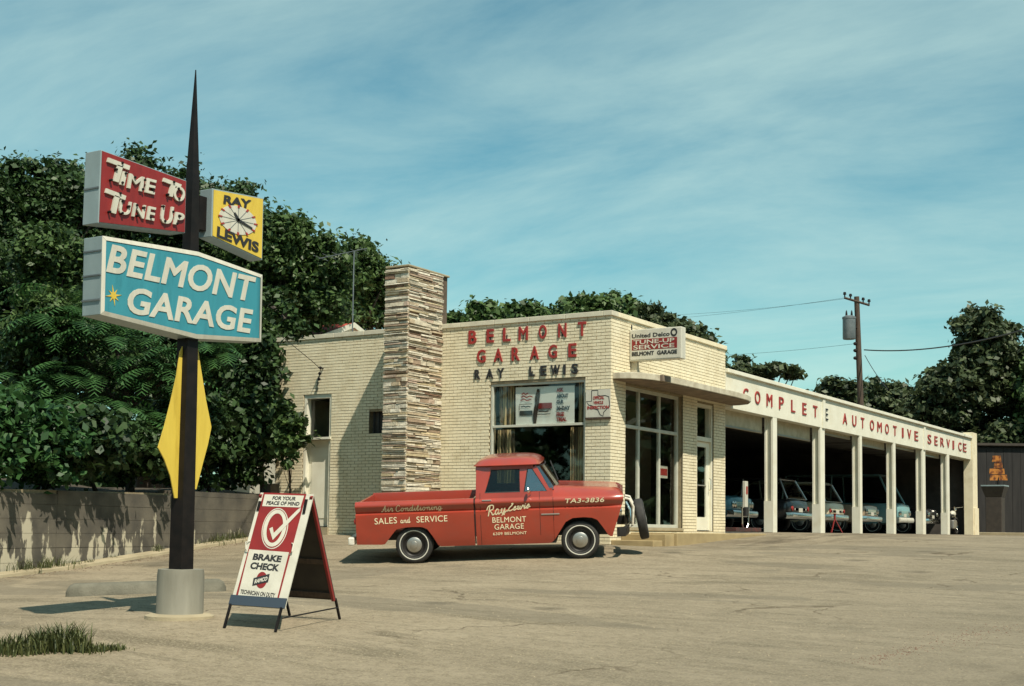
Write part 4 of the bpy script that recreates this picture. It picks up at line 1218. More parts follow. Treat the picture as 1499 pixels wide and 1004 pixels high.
# =================================================================== RETAINING WALL
wa = atw(28, 839, 23.9); wb = atw(346, 792, 30)
wdir = Vector((wb.x - wa.x, wb.y - wa.y, 0)).normalized(); wn = Vector((wdir.y, -wdir.x, 0))     # towards the lot
if wn.dot(Vector((1, 0, 0))) < 0: wn = -wn
w0 = Vector((wa.x, wa.y, 0)) - wdir * 9; w1 = Vector((wb.x, wb.y, 0)) + wdir * 1.3
RW = thing('retaining_wall', 'long weathered grey retaining wall with flaking white paint below the bushes', 'wall', (wa.x, wa.y, -.9))
topz = lambda k: 0.53 + 0.2 * max(0, min(1, (k - 9) / 6.6))
LW = (w1 - w0).length
seg = []
k = 0.0
while k < LW - .01:
    e = min(k + 3.3, LW)
    z = -1.5; zt = topz((k + e) / 2)
    while z < zt - .05:
        h = min(.262, zt - z)
        p0_, p1_ = w0 + wdir * (k + .004), w0 + wdir * (e - .004)
        off = wn * rnd.uniform(-.004, .004)
        th = -wn * .3
        bot = [p0_ + off, p1_ + off, p1_ + th, p0_ + th]
        vs = [Vector((p.x, p.y, z)) for p in bot] + [Vector((p.x, p.y, z + h - .005)) for p in bot]
        MB().hexa(vs).build('block_course', M['ret_wall'], RW)
        z += h
    k = e
p0_, p1_ = w0 - wn * .03, w1 - wn * .03
vs = [Vector((p.x, p.y, -1.5)) for p in (p0_, p1_, p1_ - wn * .24, p0_ - wn * .24)] + [Vector((p.x, p.y, topz(q) - .05)) for p, q in ((p0_, 0), (p1_, LW), (p1_ - wn * .24, LW), (p0_ - wn * .24, 0))]
MB().hexa(vs).build('core', M['mortar'], RW)
# return piece towards the building
e0 = w1 + wdir * .02; e1_ = Vector((XL - .02, YF + .9, 0)); dd = (e1_ - e0).normalized(); nn = Vector((dd.y, -dd.x, 0))
vs = [Vector((p.x, p.y, -1.0)) for p in (e0, e1_, e1_ - nn * .25, e0 - nn * .25)] + [Vector((p.x, p.y, q)) for p, q in ((e0, .95), (e1_, 1.05), (e1_ - nn * .25, 1.05), (e0 - nn * .25, .95))]
MB().hexa(vs).build('return_wall', M['ret_wall'], RW)
# earth bank behind the wall
m_ = MB(); rows = []
for q in np.linspace(0, 60, 24):
    r = []
    for k in np.linspace(-30, LW + 1.5, 30):
        p = w0 + wdir * float(k) - wn * (0.15 + float(q))
        z = topz(k) - .08 + .05 * math.sin(k * 1.7 + q) + min(q, 20) * .05 + .12 * math.sin(q * 1.3 + k * .6) * min(1, q)
        r.append((p.x, p.y, z))
    rows.append(r)
m_.grid(rows, flip=True)
kind(m_.build('bank', M['soil'], smooth=60), 'structure')
# kerb strip along the wall foot
m_ = MB()
pts = [w0 + wdir * float(k) for k in np.linspace(0, LW, 30)]
rows = [[], [], [], []]
for p in pts:
    for r, (o_, dz_) in zip(rows, ((.08, .05), (.42, .06), (.47, .05), (.50, -.12))):
        q = p + wn * o_; r.append((q.x, q.y, gzf(q.x, q.y) + dz_ + (0.02 if r is rows[0] else 0)))
m_.grid(rows, flip=False)
kind(m_.build('kerb', M['concrete'], smooth=30, fix=True), 'structure')
# pale pavement strip beyond the bays, standing proud of the lot
m_ = MB()
m_.box(-13.0, 6, 57.0, 62.5, -0.2, 0.10)
kind(m_.build('pavement', M['concrete'], bevel=.02), 'structure')

# =================================================================== SANDWICH BOARD
fl, fr_, br = Vector(atw(327.4, 924, 13.1)), Vector(atw(408, 930, 12.85)), Vector(atw(498, 906.5, 13.95))
for v in (fl, fr_, br): v.z = gzf(v.x, v.y)
bl = br + (fl - fr_)
bl.z = gzf(bl.x, bl.y)
tr = Vector(atw(448, 723, 13.35)); 
mid = (fr_ + br) / 2
tr = Vector((mid.x, mid.y, atw(448, 723, (mid @ FW)).z)); tl = tr + (fl - fr_); 
SB = thing('sandwich_board', 'folding A-frame board reading brake check in front of the garage', 'sandwich board', (mid.x, mid.y, mid.z))
def panel_pts(b0, b1, t0, t1, v): return b0.lerp(t0, v), b1.lerp(t1, v)
def panel(b0, b1, t0, t1, v0, v1, th, name, m, parent, u0=0.0, u1=1.0, lift=0.0):
    n_ = (b1 - b0).cross(t0 - b0).normalized()
    P = lambda u, v: b0.lerp(t0, v).lerp(b1.lerp(t1, v), u) + n_ * lift
    m_ = MB(); m_.prism([P(u0, v0), P(u1, v0), P(u1, v1), P(u0, v1)], n_ * th); return m_.build(name, m, parent)
frt = (fl, fr_, tl, tr)
bk = (br, bl, tr + Vector((0.0, 0.0, -.005)), tl + Vector((0, 0, -.005)))
fp = panel(*frt, .165, 1.0, -.012, 'front_panel', M['sign_white'], SB)
bp = panel(*bk, .165, .995, -.012, 'back_panel', M['board_dark'], SB)
for u0, u1 in ((.0, .045), (.955, 1.0)):
    panel(*bk, .165, .995, -.03, 'batten', M['sign_red'], bp, u0, u1, -.0125)
for v in (.19, .46):
    panel(*bk, v, v + .04, -.025, 'crosspiece', M['wood'], bp, .05, .95, -.0125)
panel(*frt, .165, .235, .012, 'bottom_rail', M['board_blue'], SB, -.02, 1.0, .001)
for u0, u1 in ((.0, .035), (.93, .965)):
    panel(*frt, .0, .17, .02, 'leg', M['black_steel'], SB, u0, u1)
for u0, u1 in ((.0, .035), (.965, 1.0)):
    panel(*bk, .0, .17, .02, 'leg', M['black_steel'], SB, u0, u1)
qf, qb = fr_.lerp(tr, .10), br.lerp(tr, .10)
MB().tube([qf, qb], .008, 5).build('spreader', M['black_steel'], SB)
n_f = (fr_ - fl).cross(tl - fl).normalized()
# printed face: coordinates measured on the board itself
def fpnt(x, y, lift=.004):
    # x, y in enlarged-photo pixels; edges of the panel in the same pixels
    v = 1 - (y - 92) / (800 - 92) * .835
    tt = (y - 92) / (800 - 92)
    xl = 236 + (108 - 236) * tt; xr = 596 + (470 - 596) * tt
    u = (x - xl) / (xr - xl)
    return fl.lerp(tl, v).lerp(fr_.lerp(tr, v), u) + n_f * lift
def fpoly(pts, name, m, lift=.003, th=.002):
    m_ = MB(); m_.prism([fpnt(x, y, lift) for x, y in pts], n_f * th); return m_.build(name, m, fp)
fpoly([(258, 92), (548, 92), (420, 770), (138, 758)], 'red_print', M['sign_red'], .001)
fpoly([(268, 104), (534, 104), (516, 180), (258, 180)], 'white_print', M['sign_white'], .0035)
fpoly([(200, 456), (466, 462), (414, 752), (156, 742)], 'white_print', M['sign_white'], .0035)
t = Sep()
text_on(t, 'FOR YOUR', fpnt(322, 138, .006), fpnt(480, 138, .006), fpnt(327, 114, .006), .002, .03)
text_on(t, 'PEACE OF MIND', fpnt(284, 170, .006), fpnt(506, 170, .006), fpnt(289, 146, .006), .002, .03)
text_on(t, 'BRAKE', fpnt(228, 520, .006), fpnt(418, 526, .006), fpnt(236, 480, .006), .002, .045)
text_on(t, 'CHECK', fpnt(216, 576, .006), fpnt(408, 582, .006), fpnt(224, 534, .006), .002, .045)
text_on(t, 'TECHNICIAN ON DUTY', fpnt(168, 730, .006), fpnt(398, 740, .006), fpnt(173, 704, .006), .002, .02)
t.build('lettering', M['black_letter'], fp)
def ell(cx_, cy_, rx, ry, rot, n=40):
    return [(cx_ + rx * math.cos(a) * math.cos(rot) - ry * math.sin(a) * math.sin(rot), cy_ + rx * math.cos(a) * math.sin(rot) + ry * math.sin(a) * math.cos(rot)) for a in [2 * math.pi * k / n for k in range(n)]]
def fring(cx_, cy_, rx, ry, w, rot, m, name, lift):
    A = ell(cx_, cy_, rx, ry, rot); B = ell(cx_, cy_, rx - w, ry - w, rot); A.append(A[0]); B.append(B[0])
    m_ = MB(); m_.grid([[fpnt(*p, lift) for p in A], [fpnt(*p, lift) for p in B]]); return m_.build(name, m, fp)
fring(358, 318, 86, 130, 6, .16, M['sign_white'], 'emblem_ring', .0045)
fring(357, 316, 76, 118, 24, .16, M['sign_white'], 'emblem_ring', .0045)
fpoly([(322, 322), (343, 310), (354, 348), (500, 195), (520, 180), (516, 205), (352, 392)], 'tick_mark', M['sign_white'], .006)
fpoly(ell(303, 640, 36, 50, .1), 'logo_disc', M['sign_red'], .006)
fpoly([(250, 632), (354, 600), (348, 650), (246, 678)], 'logo_bar', M['black_letter'], .0085)
t = Sep(); text_on(t, 'RAMCO', fpnt(258, 666, .0107), fpnt(340, 642, .0107), fpnt(262, 640, .0107), .001, .04); t.build('lettering', M['sign_white'], fp)
for s_ in ((236, 150, 210), (548, 128, 218)):
    fpoly([(s_[0] - 4, s_[1]), (s_[0] + 14, s_[1]), (s_[0] + 2, s_[2]), (s_[0] - 14, s_[2])], 'hinge', M['black_steel'], .004, .008)
for (x, y, sg_) in ((200, 440, -1), (480, 440, 1)):
    MB().tube([fpnt(x, y - 35, .004), fpnt(x + sg_ * 20, y - 22, .03), fpnt(x + sg_ * 14, y + 22, .03), fpnt(x - 8, y + 35, .004)], .006, 6).build('handle', M['sign_white'], fp)

# =================================================================== PICKUP TRUCK
RA = .335                                              # tyre radius
org = trk_r + t_y * .86
TM = Matrix(((t_x.x, t_y.x, t_z.x, org.x), (t_x.y, t_y.y, t_z.y, org.y), (t_x.z, t_y.z, t_z.z, org.z - .005), (0, 0, 0, 1)))
TK = thing('pickup_truck', 'red pickup truck with hand-painted lettering and spare tyre on its nose beside the wall', 'truck', mat=TM)
prof_z = [.30, .36, .45, .58, .70, .80, .875, .893, .912, .925, .96, 1.00, 1.03, 1.055, 1.08, 1.10, 1.115]
def prof_y(z):
    return float(np.interp(z, [.28, .36, .45, .70, .875, .895, .925, 1.03, 1.06, 1.09, 1.115], [.915, .935, .950, .962, .966, .963, .925, .986, .986, .968, .940]))
WB = 2.92
def arch(x):
    r = np.interp(x, [-1.2, -.53, -.51, -.42, -.30, -.15, 0, .15, .24, .34, .42, .44, 3], [.38, .36, .37, .48, .625, .655, .66, .655, .63, .49, .35, .30, .30])
    f_ = np.interp(x - WB, [-3, -.52, -.43, -.35, -.24, -.12, .08, .22, .31, .42, .50, .53, 1], [.28, .29, .37, .50, .665, .73, .74, .725, .685, .53, .40, .39, .41])
    return float(max(r if x < 1.2 else 0, f_ if x > 1.2 else 0))
def nose_x(z): return float(np.interp(z, [.3, .42, .92, 1.0, 1.3], [3.46, 3.49, 3.66, 3.69, 3.69]))
def side_skin(x0, x1, sgn, nose=False, ztop=None, inner=0.0):
    xs = sorted(set(list(np.arange(x0, x1, .045)) + [x1]))
    rows = []
    for x in xs:
        r = []
        for z in prof_z:
            zz_ = max(z, arch(x))
            xx = x
            if nose:
                u = (x - x0) / (x1 - x0); xx = x0 + (nose_x(zz_) - x0) * u
                zz_ = max(z, arch(xx))
            yy_ = prof_y(zz_)
            if nose: yy_ -= .05 * max(0, (xx - 3.45) / .24) ** 2
            r.append((xx, sgn * (yy_ - inner), zz_))
        rows.append(r)
    return rows
def skin(name, x0, x1, nose=False):
    m_ = Sep()
    for s in (-1, 1):
        mm_ = m_.new()
        rows = side_skin(x0, x1, s, nose)
        mm_.grid(rows, flip=(s > 0))
        inn = [[(p[0], p[1] - s * .03, p[2]) for p in r] for r in rows]
        mm_.grid(inn, flip=(s < 0))
        # lip round the opening
        mm_.grid([[r[0] for r in rows], [r[0] for r in inn]], flip=(s < 0))
        mm_.grid([rows[0], inn[0]], flip=(s < 0)); mm_.grid([rows[-1], inn[-1]], flip=(s > 0))
    return m_
# bed
m_ = skin('bed', -1.01, 1.085)
for s, mm_ in zip((-1, 1), m_.items):      # top rail and inner wall
    ys = [s * .94, s * .93, s * .855, s * .85, s * .85]; zs_ = [1.115, 1.122, 1.122, 1.11, .60]
    mm_.grid([[(-1.01, y, z) for y, z in zip(ys, zs_)], [(1.085, y, z) for y, z in zip(ys, zs_)]], flip=(s < 0))
bed = m_.build('bed_side', M['truck_red'], TK, smooth=35, local=True)
MB().box(-.98, 1.07, -.85, .85, .56, .60).build('bed_floor', M['bed'], TK, local=True)
MB().box(1.05, 1.085, -.90, .90, .5, 1.112).build('bed_front', M['truck_red'], TK, local=True, bevel=.008)
for s in (-1, 1):
    MB().box(-.36, .36, s * .70 - .14, s * .70 + .14, .601, .80).build('wheel_housing', M['bed'], TK, local=True, bevel=.04)
tg = MB().box(-1.02, -.985, -.855, .855, .50, 1.10).build('tailgate', M['truck_red'], TK, local=True, bevel=.012)
for z in (.62, .80):
    MB().box(-1.03, -1.021, -.7, .7, z, z + .1).build('pressing', M['truck_red'], tg, local=True, bevel=.008)
for s in (-1, 1):
    MB().lathe([(0, 0), (.055, .004), (.05, .03), (0, .045)], (-1.012, s * .90, .78), (-1, 0, 0), 16, close=False).build('tail_lamp', M['red_letter'], TK, local=True, smooth=50)
MB().box(-1.17, -1.06, -.93, .93, .36, .50).build('rear_bumper', M['white_enamel'], TK, local=True, bevel=.02)
for s in (-1, 1):
    MB().box(-1.07, -.9, s * .45 - .03, s * .45 + .03, .40, .47).build('bumper_bracket', M['rubber'], TK, local=True)
# cab lower and door
cab = skin('cab', 1.115, 2.47).build('cab_side', M['truck_red'], TK, smooth=35, local=True)
MB().box(1.12, 1.15, -.91, .91, .32, 1.21).build('cab_back', M['truck_red'], TK, local=True, bevel=.008)
MB().box(1.16, 2.5, -.90, .90, .30, .36).build('cab_floor', M['rubber'], TK, local=True)
def cy(z): return float(np.interp(z, [1.10, 1.21, 1.62, 1.70], [.940, .915, .80, .79]))
def plate(poly, th=.03):
    m_ = MB()
    for s in (-1, 1):
        out = [(x, s * cy(z), z) for x, z in poly]
        m_.prism(out, (0, -s * th, 0))
    return m_
def one(poly, th=.03, off=0.0):
    m_ = Sep()
    for s in (-1, 1): m_.prism([(x, s * (cy(z) - off), z) for x, z in poly], (0, -s * th, 0))
    return m_
one([(1.12, 1.112), (2.47, 1.112), (2.47, 1.235), (2.40, 1.213), (1.13, 1.213)]).build('belt_panel', M['truck_red'], TK, local=True)
one([(1.13, 1.213), (1.29, 1.213), (1.405, 1.59), (1.405, 1.69), (1.14, 1.69)]).build('rear_pillar', M['truck_red'], TK, local=True)
one([(1.405, 1.60), (2.16, 1.60), (2.13, 1.69), (1.405, 1.69)]).build('roof_rail', M['truck_red'], TK, local=True)
one([(1.90, 1.213), (1.975, 1.213), (2.04, 1.60), (1.90, 1.60)]).build('door_pillar', M['truck_red'], TK, local=True)
one([(2.37, 1.213), (2.435, 1.22), (2.19, 1.66), (2.125, 1.60)]).build('windshield_pillar', M['truck_red'], TK, local=True)
for nm, poly in (('side_glass', [(1.29, 1.213), (1.90, 1.213), (1.90, 1.60), (1.405, 1.60)]), ('quarter_glass', [(1.975, 1.213), (2.37, 1.213), (2.125, 1.60), (2.04, 1.60)])):
    for s in (-1, 1):
        m_ = MB(); m_.prism([(x, s * (cy(z) - .014), z) for x, z in poly], (0, -s * .004, 0))
        m_.build(nm, M['car_glass'] if nm == 'side_glass' else M['shield_glass'], TK, local=True)
for s in (-1, 1):   # rubber round the panes
    for poly in ([(1.29, 1.213), (1.90, 1.213), (1.90, 1.60), (1.405, 1.60)], [(1.975, 1.213), (2.37, 1.213), (2.125, 1.60), (2.04, 1.60)]):
        p = [Vector((x, s * (cy(z) - .004), z)) for x, z in poly]; p.append(p[0])
        MB().tube(p, .009, 5, caps=False).build('window_seal', M['rubber'], TK, local=True)
# back wall of the cab with its window
m_ = MB()
for y0, y1, z0, z1 in ((-.90, .90, 1.21, 1.26), (-.80, .80, 1.58, 1.70), (-.88, -.62, 1.26, 1.58), (.62, .88, 1.26, 1.58)):
    k0, k1 = cy(z0) - .02, cy(z1) - .02
    f0 = lambda y, k: max(-k, min(k, y))
    m_.hexa([(1.125, f0(y0, k0), z0), (1.155, f0(y0, k0), z0), (1.155, f0(y1, k0), z0), (1.125, f0(y1, k0), z0), (1.135, f0(y0, k1), z1), (1.165, f0(y0, k1), z1), (1.165, f0(y1, k1), z1), (1.135, f0(y1, k1), z1)])
m_.build('cab_back', M['truck_red'], TK, local=True)
MB().box(1.138, 1.142, -.62, .62, 1.26, 1.58).build('rear_glass', M['car_glass'], TK, local=True)
# windshield, curved
def ws_pt(u, v, off=0.0):
    y0 = .885; y1 = .775
    yb, yt = y0 + (y1 - y0) * v, 0
    y = u * yb; bow = 1 - abs(u) ** 2.6
    x = 2.42 + .15 * bow - v * .265 + off
    return (x, y, 1.222 + v * .42)
m_ = MB(); m_.grid([[ws_pt(u, v) for u in np.linspace(-1, 1, 17)] for v in (0, .5, 1)]); m_.build('windshield', M['shield_glass'], TK, local=True, smooth=60)
p = [Vector(ws_pt(u, 0, .006)) for u in np.linspace(-1, 1, 17)]; MB().tube(p, .011, 5).build('windshield_seal', M['rubber'], TK, local=True)
p = [Vector(ws_pt(u, 1, .006)) for u in np.linspace(-1, 1, 17)]; MB().tube(p, .011, 5).build('windshield_seal', M['rubber'], TK, local=True)
# roof with flared edge
rows_t, n1, n2 = [], 21, 15
def roof_pt(a, b, top):
    # a along, b across in [-1,1]; superellipse edge
    x = 1.675 + .575 * a + (.03 * (1 - b * b) * max(a, 0)); y = .865 * b * (1 - .10 * max(0, abs(a) - .55) ** 1.2)
    e = (1 - abs(a) ** 4) * (1 - abs(b) ** 4)
    z = 1.685 + (.135 * e ** .55 if top else -.008 + .06 * e ** .5)
    return (x, y, z)
m_ = MB()
A_ = [[roof_pt(a, b, True) for b in np.linspace(-1, 1, n2)] for a in np.linspace(-1, 1, n1)]
B_ = [[roof_pt(a, b, False) for b in np.linspace(-1, 1, n2)] for a in np.linspace(-1, 1, n1)]
m_.grid(A_); m_.grid(B_, flip=True)
edge = lambda g: [g[0][j] for j in range(n2)] + [g[i][-1] for i in range(1, n1)] + [g[-1][j] for j in range(n2 - 2, -1, -1)] + [g[i][0] for i in range(n1 - 2, -1, -1)]
m_.grid([edge(A_), edge(B_)])
m_.build('roof', M['truck_red'], TK, local=True, smooth=50, fix=True)
# front fenders and hood
skin('fender', 2.475, 3.69, True).build('front_fender', M['truck_red'], TK, smooth=35, local=True)
hood = MB(); rows = []
for x in np.linspace(2.45, 3.69, 26):
    r = []
    fz = float(np.interp(x, [2.45, 2.7, 3.3, 3.55, 3.64, 3.69], [1.262, 1.252, 1.215, 1.195, 1.165, 1.10]))
    drop_ = max(0, (x - 3.45) / .24) ** 2 * .05
    for u in np.linspace(-1, 1, 29):
        w_ = .942 - drop_
        z = fz - (fz - 1.108) * abs(u) ** 5 + .022 * math.exp(-((abs(u) - .60) / .2) ** 2) * (1 if x < 3.6 else max(0, (3.69 - x) / .09))
        r.append((x, u * w_, z))
    rows.append(r)
hood.grid(rows); hood.build('hood', M['truck_red'], TK, local=True, smooth=40)
MB().box(2.40, 2.46, -.88, .88, 1.18, 1.255).build('cowl', M['truck_red'], TK, local=True)
# nose panel, grille, lamps, bumper
m_ = MB(); m_.prism([(3.62, -.87, .96), (3.62, .87, .96), (3.62, .87, 1.115), (3.62, -.87, 1.115)], (.05, 0, 0)); m_.build('nose_panel', M['truck_red'], TK, local=True, bevel=.02)
gr = MB(); gr.prism([(3.46, -.88, .50), (3.46, .88, .50), (3.60, .88, .955), (3.60, -.88, .955)], (.03, 0, 0)); gr = gr.build('grille', M['white_enamel'], TK, local=True)
for k in range(5):
    z = .60 + k * .065; x = 3.495 + (z - .5) * .31
    MB().box(x, x + .03, -.52, .52, z, z + .03).build('grille_bar', M['dull_metal'], gr, local=True)
for s in (-1, 1):
    for y in (.66, .80):
        MB().lathe([(0, -.02), (.075, -.02), (.078, .03), (.06, .05), (0, .062)], (3.60, s * y, .80), (1, 0, 0), 20, close=False).build('headlamp', M['chrome'], TK, local=True, smooth=40)
m_ = MB(); pts = [(3.60, -.97), (3.72, -.93), (3.78, -.6), (3.79, 0), (3.78, .6), (3.72, .93), (3.60, .97)]
m_.grid([[(x - .015, y, .38) for x, y in pts], [(x, y, .41) for x, y in pts], [(x, y, .52) for x, y in pts], [(x - .015, y, .55) for x, y in pts]], flip=True)
m_.grid([[(x - .04, y, .38) for x, y in pts], [(x - .04, y, .55) for x, y in pts]], flip=False)
m_.build('front_bumper', M['rim'], TK, local=True, smooth=40)
# push bars and spare wheel carried on the nose
for s in (-1, 1):
    MB().tube([(3.74, -.25 + s * .28, .46), (3.84, -.25 + s * .28, .52), (3.86, -.25 + s * .28, .85), (3.80, -.25 + s * .26, .98), (3.72, -.25 + s * .24, 1.0)], .025, 8).build('guard_bar', M['white_enamel'], TK, local=True, smooth=40)
MB().tube([(3.85, -.53, .68), (3.85, .03, .68)], .022, 8).build('guard_bar', M['white_enamel'], TK, local=True, smooth=40)
MB().tube([(3.85, -.53, .86), (3.85, .03, .86)], .022, 8).build('guard_bar', M['white_enamel'], TK, local=True, smooth=40)
MB().tube([(3.84, -.25, .68), (3.94, -.25, .66)], .045, 8).build('spare_mount', M['dull_metal'], TK, local=True, smooth=40)
MB().tube([(3.70, -.72, .50), (3.80, -.70, .62), (3.80, -.66, .82), (3.74, -.6, .95)], .02, 6).build('guard_bar', M['chrome'], TK, local=True, smooth=40)

def tyre_prof(R, w):
    h = w / 2
    return [(R * .60, -h * .70), (R * .68, -h * .92), (R * .82, -h), (R * .93, -h * .90), (R * .985, -h * .72), (R, -h * .35), (R, h * .35), (R * .985, h * .72), (R * .93, h * .90), (R * .82, h), (R * .68, h * .92), (R * .60, h * .70)]
def wheel(parent, c, R, w, ax, local=True, tread=True):
    """ax points outwards"""
    ax = Vector(ax).normalized(); c = Vector(c)
    ty = MB().lathe(tyre_prof(R, w), c, ax, 36, close=False).build('wheel', M['tyre'], parent, local=local, smooth=50)
    MB().lathe([(R * .735, w * .487), (R * .745, w * .500), (R * .775, w * .503), (R * .785, w * .492)], c, ax, 36, close=False).build('white_band', M['white_wall'], ty, local=local, smooth=60)
    MB().lathe([(R * .62, -w * .33), (R * .62, w * .33), (R * .59, w * .40), (R * .56, w * .34), (R * .50, w * .20), (R * .38, w * .22), (0, w * .26)], c, ax, 32, close=False).build('rim', M['rim'], ty, local=local, smooth=30)
    MB().lathe([(R * .40, w * .24), (R * .40, w * .34), (R * .34, w * .40), (R * .20, w * .43), (R * .19, w * .50), (R * .10, w * .54), (0, w * .55)], c, ax, 28, close=False).build('hubcap', M['dull_metal'], ty, local=local, smooth=30)
    return ty
for x in (0, WB):
    for s in (-1, 1):
        wheel(TK, (x, s * .82, RA), RA, .19, (0, s, 0))
sp_ = wheel(TK, (4.0, -.25, .60), .365, .17, Vector((1, 0, .16)))
# chassis and inner arches
for s in (-1, 1):
    MB().box(-.95, 3.45, s * .42 - .04, s * .42 + .04, .40, .54).build('chassis_rail', M['rubber'], TK, local=True)
    MB().box(WB - .55, WB + .5, s * .66 - .02, s * .66 + .0, .40, .95).build('inner_fender', M['rubber'], TK, local=True)
    MB().box(-.5, .5, s * .62 - .02, s * .62, .40, .60).build('inner_fender', M['rubber'], TK, local=True)
for x in (0, WB):
    MB().tube([(x, -.75, RA), (x, .75, RA)], .045, 8).build('axle', M['rubber'], TK, local=True)
MB().box(3.0, 3.44, -.55, .55, .45, 1.0).build('radiator', M['rubber'], TK, local=True)
MB().box(1.3, 2.46, -.6, .6, .36, .40).build('underbody', M['rubber'], TK, local=True)
# interior
MB().box(1.20, 1.42, -.80, .80, .62, 1.12).build('seat_back', M['bed'], TK, local=True, bevel=.04)
MB().box(1.35, 1.85, -.80, .80, .55, .70).build('seat', M['bed'], TK, local=True, bevel=.04)
MB().box(2.25, 2.42, -.86, .86, .95, 1.17).build('dashboard', M['rubber'], TK, local=True, bevel=.03)
stw = Vector((2.10, .38, 1.13)); sax = Vector((-.6, 0, .8)); su = Vector((0, 1, 0)); sv_ = sax.cross(su)
MB().tube([stw + (su * math.cos(a) + sv_ * math.sin(a)) * .21 for a in np.linspace(0, 2 * math.pi, 25)], .013, 6).build('steering_wheel', M['rubber'], TK, local=True, smooth=50)
# trim: seams, handle, badge, mirror, wiper
def seam(x0, z0, x1, z1, wdt=.007):
    n = 12; L_ = []; R_ = []
    for k in range(n + 1):
        t_ = k / n; x = x0 + (x1 - x0) * t_; z = z0 + (z1 - z0) * t_
        y = -(prof_y(z) if z < 1.115 else cy(z)) - .0015
        L_.append((x - wdt / 2, y, z)); R_.append((x + wdt / 2, y, z))
    MB().grid([R_, L_]).build('panel_seam', M['seam'], TK, local=True)
seam(1.20, .30, 1.20, 1.21); seam(2.24, .45, 2.24, 1.20); seam(2.475, .70, 2.475, 1.10, .009); seam(1.10, .33, 1.10, 1.11, .022)
hd = MB().box(1.235, 1.40, -.99, -.965, 1.075, 1.097).build('door_handle', M['dull_metal'], TK, local=True, bevel=.008)
bd = MB(); bd.box(2.26, 2.58, -.975, -.966, .800, .822); bd.build('badge', M['dull_metal'], TK, local=True, bevel=.004)
mi_ = MB().lathe([(0, -.02), (.055, -.01), (.06, .01), (0, .014)], (2.06, -1.02, 1.245), (-1, 0, 0), 16, close=False).build('mirror', M['chrome'], TK, local=True, smooth=40)
MB().tube([(2.08, -1.01, 1.24), (2.10, -.94, 1.18)], .007, 5).build('mirror_arm', M['chrome'], mi_, local=True)
MB().tube([(2.40, .15, 1.25), (2.32, .45, 1.42)], .006, 5).build('wiper', M['rubber'], TK, local=True)
MB().tube([(2.50, .72, 1.27), (2.36, .86, 1.62)], .012, 6).build('far_mirror_arm', M['rubber'], TK, local=True)

# brush lettering on the truck
def lp(x, z, base_y): return Vector((x, -base_y, z))
t = Sep()
text_on(t, 'SALES', lp(-.674, .725, .9655), lp(-.277, .735, .9655), lp(-.674, .835, .9655), .002, -.005, 1.05)
text_on(t, 'SERVICE', lp(.07, .735, .9655), lp(.616, .742, .9655), lp(.07, .842, .9655), .002, -.005, 1.05)
text_on(t, 'BELMONT', lp(1.406, .690, .9655), lp(1.995, .694, .9655), lp(1.406, .785, .9655), .002, .0, 1.05)
text_on(t, 'GARAGE', lp(1.437, .568, .962), lp(1.95, .572, .962), lp(1.437, .662, .966), .002, .0, 1.05)
text_on(t, '6309 BELMONT', lp(1.406, .470, .958), lp(1.995, .474, .958), lp(1.406, .520, .961), .002, -.004, 1.05)
text_on(t, 'TA3-3836', lp(2.67, .995, .983), lp(3.355, .995, .981), lp(2.69, 1.075, .994), .002, .012, 1.05)
t.build('lettering', M['cream_print'], TK, local=True)
